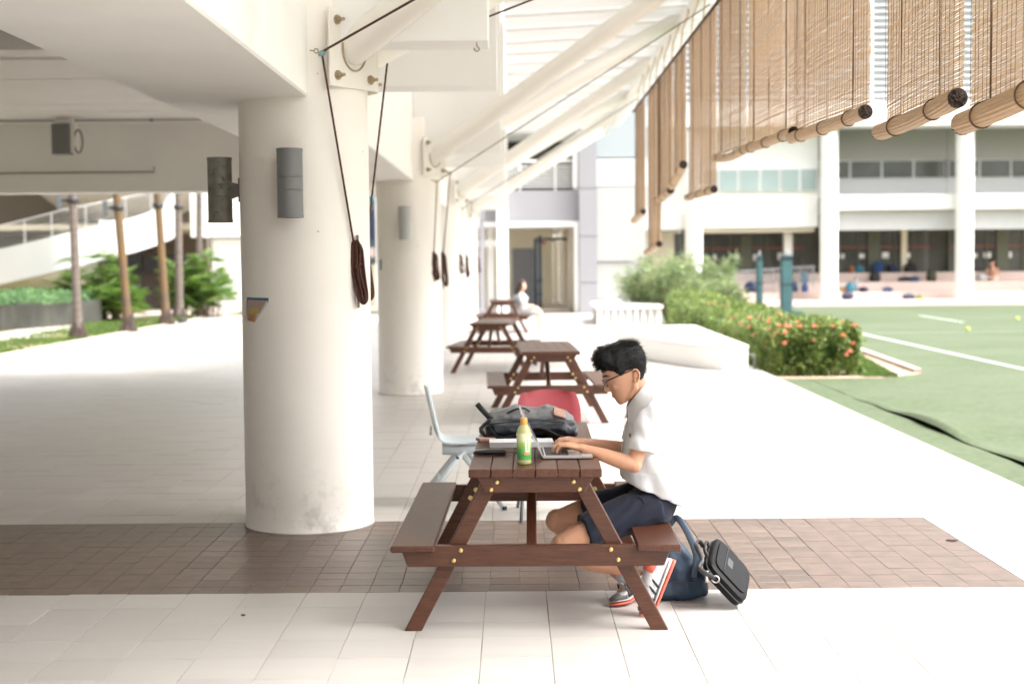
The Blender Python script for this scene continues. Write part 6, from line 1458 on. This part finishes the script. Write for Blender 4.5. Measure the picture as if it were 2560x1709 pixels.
# fan palm thickets
def fan_clump(x, y, w, d, h, n, lab, seed, low=0.25):
    r = random.Random(seed); o = empty("fan_palm_clump", (x, y, -0.02), 0, lab, "palm clump", "fan palm clumps under the ramp")
    st_ = MB(); lv_ = MB()
    for q in range(n):
        px, py = r.uniform(-w/2, w/2), r.uniform(-d/2, d/2); hh = h*(low + (1-low)*r.random())*(1 - 0.35*abs(px/(w/2))**2)
        st_.tube([(px, py, 0), (px + r.uniform(-.1, .1), py, hh*0.6), (px + r.uniform(-.2, .2), py, hh)], [0.022, 0.016, 0.010], 5)
        for fz in range(4):
            z = hh*r.uniform(0.55, 1.0); a = r.uniform(0, 2*math.pi); el = r.uniform(-0.1, 0.8)
            dv = Vector((math.cos(a)*math.cos(el), math.sin(a)*math.cos(el), math.sin(el))); c = Vector((px, py, z)) + dv*r.uniform(.18, .38)
            st_.tube([(px, py, z), c], 0.006, 4)
            side = dv.cross(Vector((0, 0, 1))).normalized(); L = r.uniform(.42, .62)
            for e in range(11):
                an = -1.75 + 3.5*e/10; dd = (dv*math.cos(an) + side*math.sin(an)); dd.z -= 0.16
                leafq(lv_, c, dd, Vector((0, 0, 1)), L*r.uniform(.85, 1.05), 0.032)
    st_.build("stems", m_stem, o); q_ = lv_.build("leaves", m_pleaf, o); q_["kind"] = "stuff"
fan_clump(-13.2, 42.6, 1.4, 1.0, 1.75, 15, "fan palm clump beside the planter end, behind the grey palm trunk", 11)
fan_clump(-12.0, 42.2, 1.2, 0.9, 1.95, 17, "fan palm clump behind the orange stained palm trunk", 12, 0.15)
fan_clump(-11.3, 41.6, 0.7, 0.6, 0.95, 9, "low fan palm clump at the path edge", 13, 0.2)
fan_clump(-10.05, 45.4, 1.5, 1.2, 2.65, 27, "tall dense fan palm clump against the white wall", 14, 0.2)
fan_clump(-9.45, 44.6, 0.8, 0.7, 1.5, 10, "yellowish fan palm clump in front of the tall dense one", 15, 0.2)
# planter with ground cover
pln = empty("planter", (-15.6, 39.5, 0), 0, "long dark concrete planter with low ground cover leaves", "planter")
def pq(u): return u
wall_pts = [(-6.0, -6.0), (2.55, -2.9), (3.85, 1.55), (3.6, 2.2), (-6, -1)]
MB().prism(wall_pts, 2, -0.02, 0.62).build("wall", M("mossy_dark_concrete", (0.055, 0.055, 0.046), 0.9, var=0.3, vs_=3, stretch=(1, 1, 0.4)), pln, bevel=0.02)
lv_ = MB(); r = random.Random(4)
for k in range(9000):
    a, b = r.random(), r.random(); p = Vector((-6 + 9.6*a, -5.9 + 3.1*a + (4.6*b if a > .6 else 4.0*b), 0.62 + 0.28*r.random()**1.5 + 0.20*max(0, mnoise.noise(Vector((a*9, b*4, 2))))))
    leafq(lv_, p, Vector((r.uniform(-1, 1), r.uniform(-1, .6), r.uniform(0, .8))), rv(r), r.uniform(.08, .16), r.uniform(.025, .045))
o = lv_.build("ground_cover", M_leaf("cover_leaf", (0.06, 0.16, 0.06), (0.20, 0.33, 0.14), sc=3), pln); o["kind"] = "stuff"

# ------------------------------------------------------------------ curved ramp and block behind
rp = empty("spiral_ramp", (-14, 46, 0), 0, "white curved pedestrian ramp with a metal handrail rising behind the palms", "ramp"); RO_ = Vector(rp.location)
#      u,    Y,   v_low, v_top
rk = [(-140, 45.5, 742, 652), (0, 44.2, 710, 622), (90, 43.6, 690, 601), (175, 43.4, 669, 580), (300, 44.2, 640, 555), (380, 45.6, 617, 534), (425, 47.4, 600, 508), (447, 49.6, 585, 476), (440, 52.0, 570, 455)]
def pxw(u, v, Y): return Vector(((u-1284)*Y/3600, Y, 1.66 + (650 - 0.0087*(u-1284) - v)*Y/3600))
lowp = bez([pxw(u, vl, Y) for u, Y, vl, vt in rk], 6); topp = bez([pxw(u, vt, Y) for u, Y, vl, vt in rk], 6)
mb = MB(); rs = []
for i, (a, b) in enumerate(zip(lowp, topp)):
    t = (lowp[min(i+1, len(lowp)-1)] - lowp[max(i-1, 0)]); t.z = 0; t.normalize(); nn = Vector((-t.y, t.x, 0))   # inward
    b = Vector((a.x, a.y, b.z)); rs.append([a-RO_, b-RO_, b + nn*0.16-RO_, a + nn*0.16-RO_])
m_rampw = M("ramp_white", (0.64, 0.635, 0.62), 0.7, var=0.04, vs_=0.6)
mb.rings(rs); mb.build("parapet", m_rampw, rp, auto=30)
mb = MB(); rs = []
for i, a in enumerate(lowp):
    t = (lowp[min(i+1, len(lowp)-1)] - lowp[max(i-1, 0)]); t.z = 0; t.normalize(); nn = Vector((-t.y, t.x, 0))
    rs.append([a + nn*0.165 + Vector((0, 0, 0.02))-RO_, a + nn*0.165 + Vector((0, 0, 0.28))-RO_, a + nn*2.6 + Vector((0, 0, 0.28))-RO_, a + nn*2.6 + Vector((0, 0, -0.25))-RO_])
mb.rings(rs); mb.build("deck", m_conc, rp, auto=30)
m_rsteel = M("handrail_steel", (0.55, 0.54, 0.52), 0.35, metal=0.4)
for q in range(6):
    pts = []
    for i, (a, b) in enumerate(zip(lowp, topp)): pts.append(Vector((a.x, a.y + 0.10, b.z + 0.10 + 0.12*q)) - RO_)
    MB().tube(pts, 0.024 if q == 5 else 0.009, 6).build("handrail_bar", m_rsteel, rp, smooth=True)
for i in range(0, len(lowp), 5): MB().tube([Vector((lowp[i].x, lowp[i].y+0.10, topp[i].z-0.02))-RO_, Vector((lowp[i].x, lowp[i].y+0.10, topp[i].z+0.70))-RO_], 0.022, 6).build("handrail_post", m_rsteel, rp)
# big round drum soffit hanging above the ramp
dr = MB().lathe([(1.2, 2.55), (2.4, 2.95), (3.2, 3.6), (3.5, 4.6), (3.5, 6.5)], c=(0, 0, 0), n=48).build("drum", M("drum_grey_concrete", (0.45, 0.41, 0.36), 0.8, var=0.05), rp, auto=40); dr.location = (-1.0, 10.0, 0.75)
gb = empty("rear_block", (-16, 54, 0), 0, "shaded block with dark openings behind the curved ramp", "building")
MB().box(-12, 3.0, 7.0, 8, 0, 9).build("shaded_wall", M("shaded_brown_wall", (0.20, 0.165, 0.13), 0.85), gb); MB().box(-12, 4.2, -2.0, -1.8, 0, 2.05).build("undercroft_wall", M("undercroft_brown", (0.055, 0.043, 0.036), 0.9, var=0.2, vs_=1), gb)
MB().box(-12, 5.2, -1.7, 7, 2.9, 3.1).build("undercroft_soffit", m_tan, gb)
MB().box(5.55, 9.5, -4.0, -3.6, -0.01, 2.5).build("white_wall", m_white, gb, bevel=0.02); MB().box(4.9, 9.5, -4.3, -3.5, 2.55, 6).build("upper_wall", m_white, gb)
for k in range(4): MB().box(1.2+0.75*k, 1.85+0.75*k, -2.06, -2.01, 1.35, 1.95).build("dark_window", m_black, gb)
MB().box(-12, 9.5, -5.0, 9, 9.0, 9.4).build("roof_slab", m_white, gb)
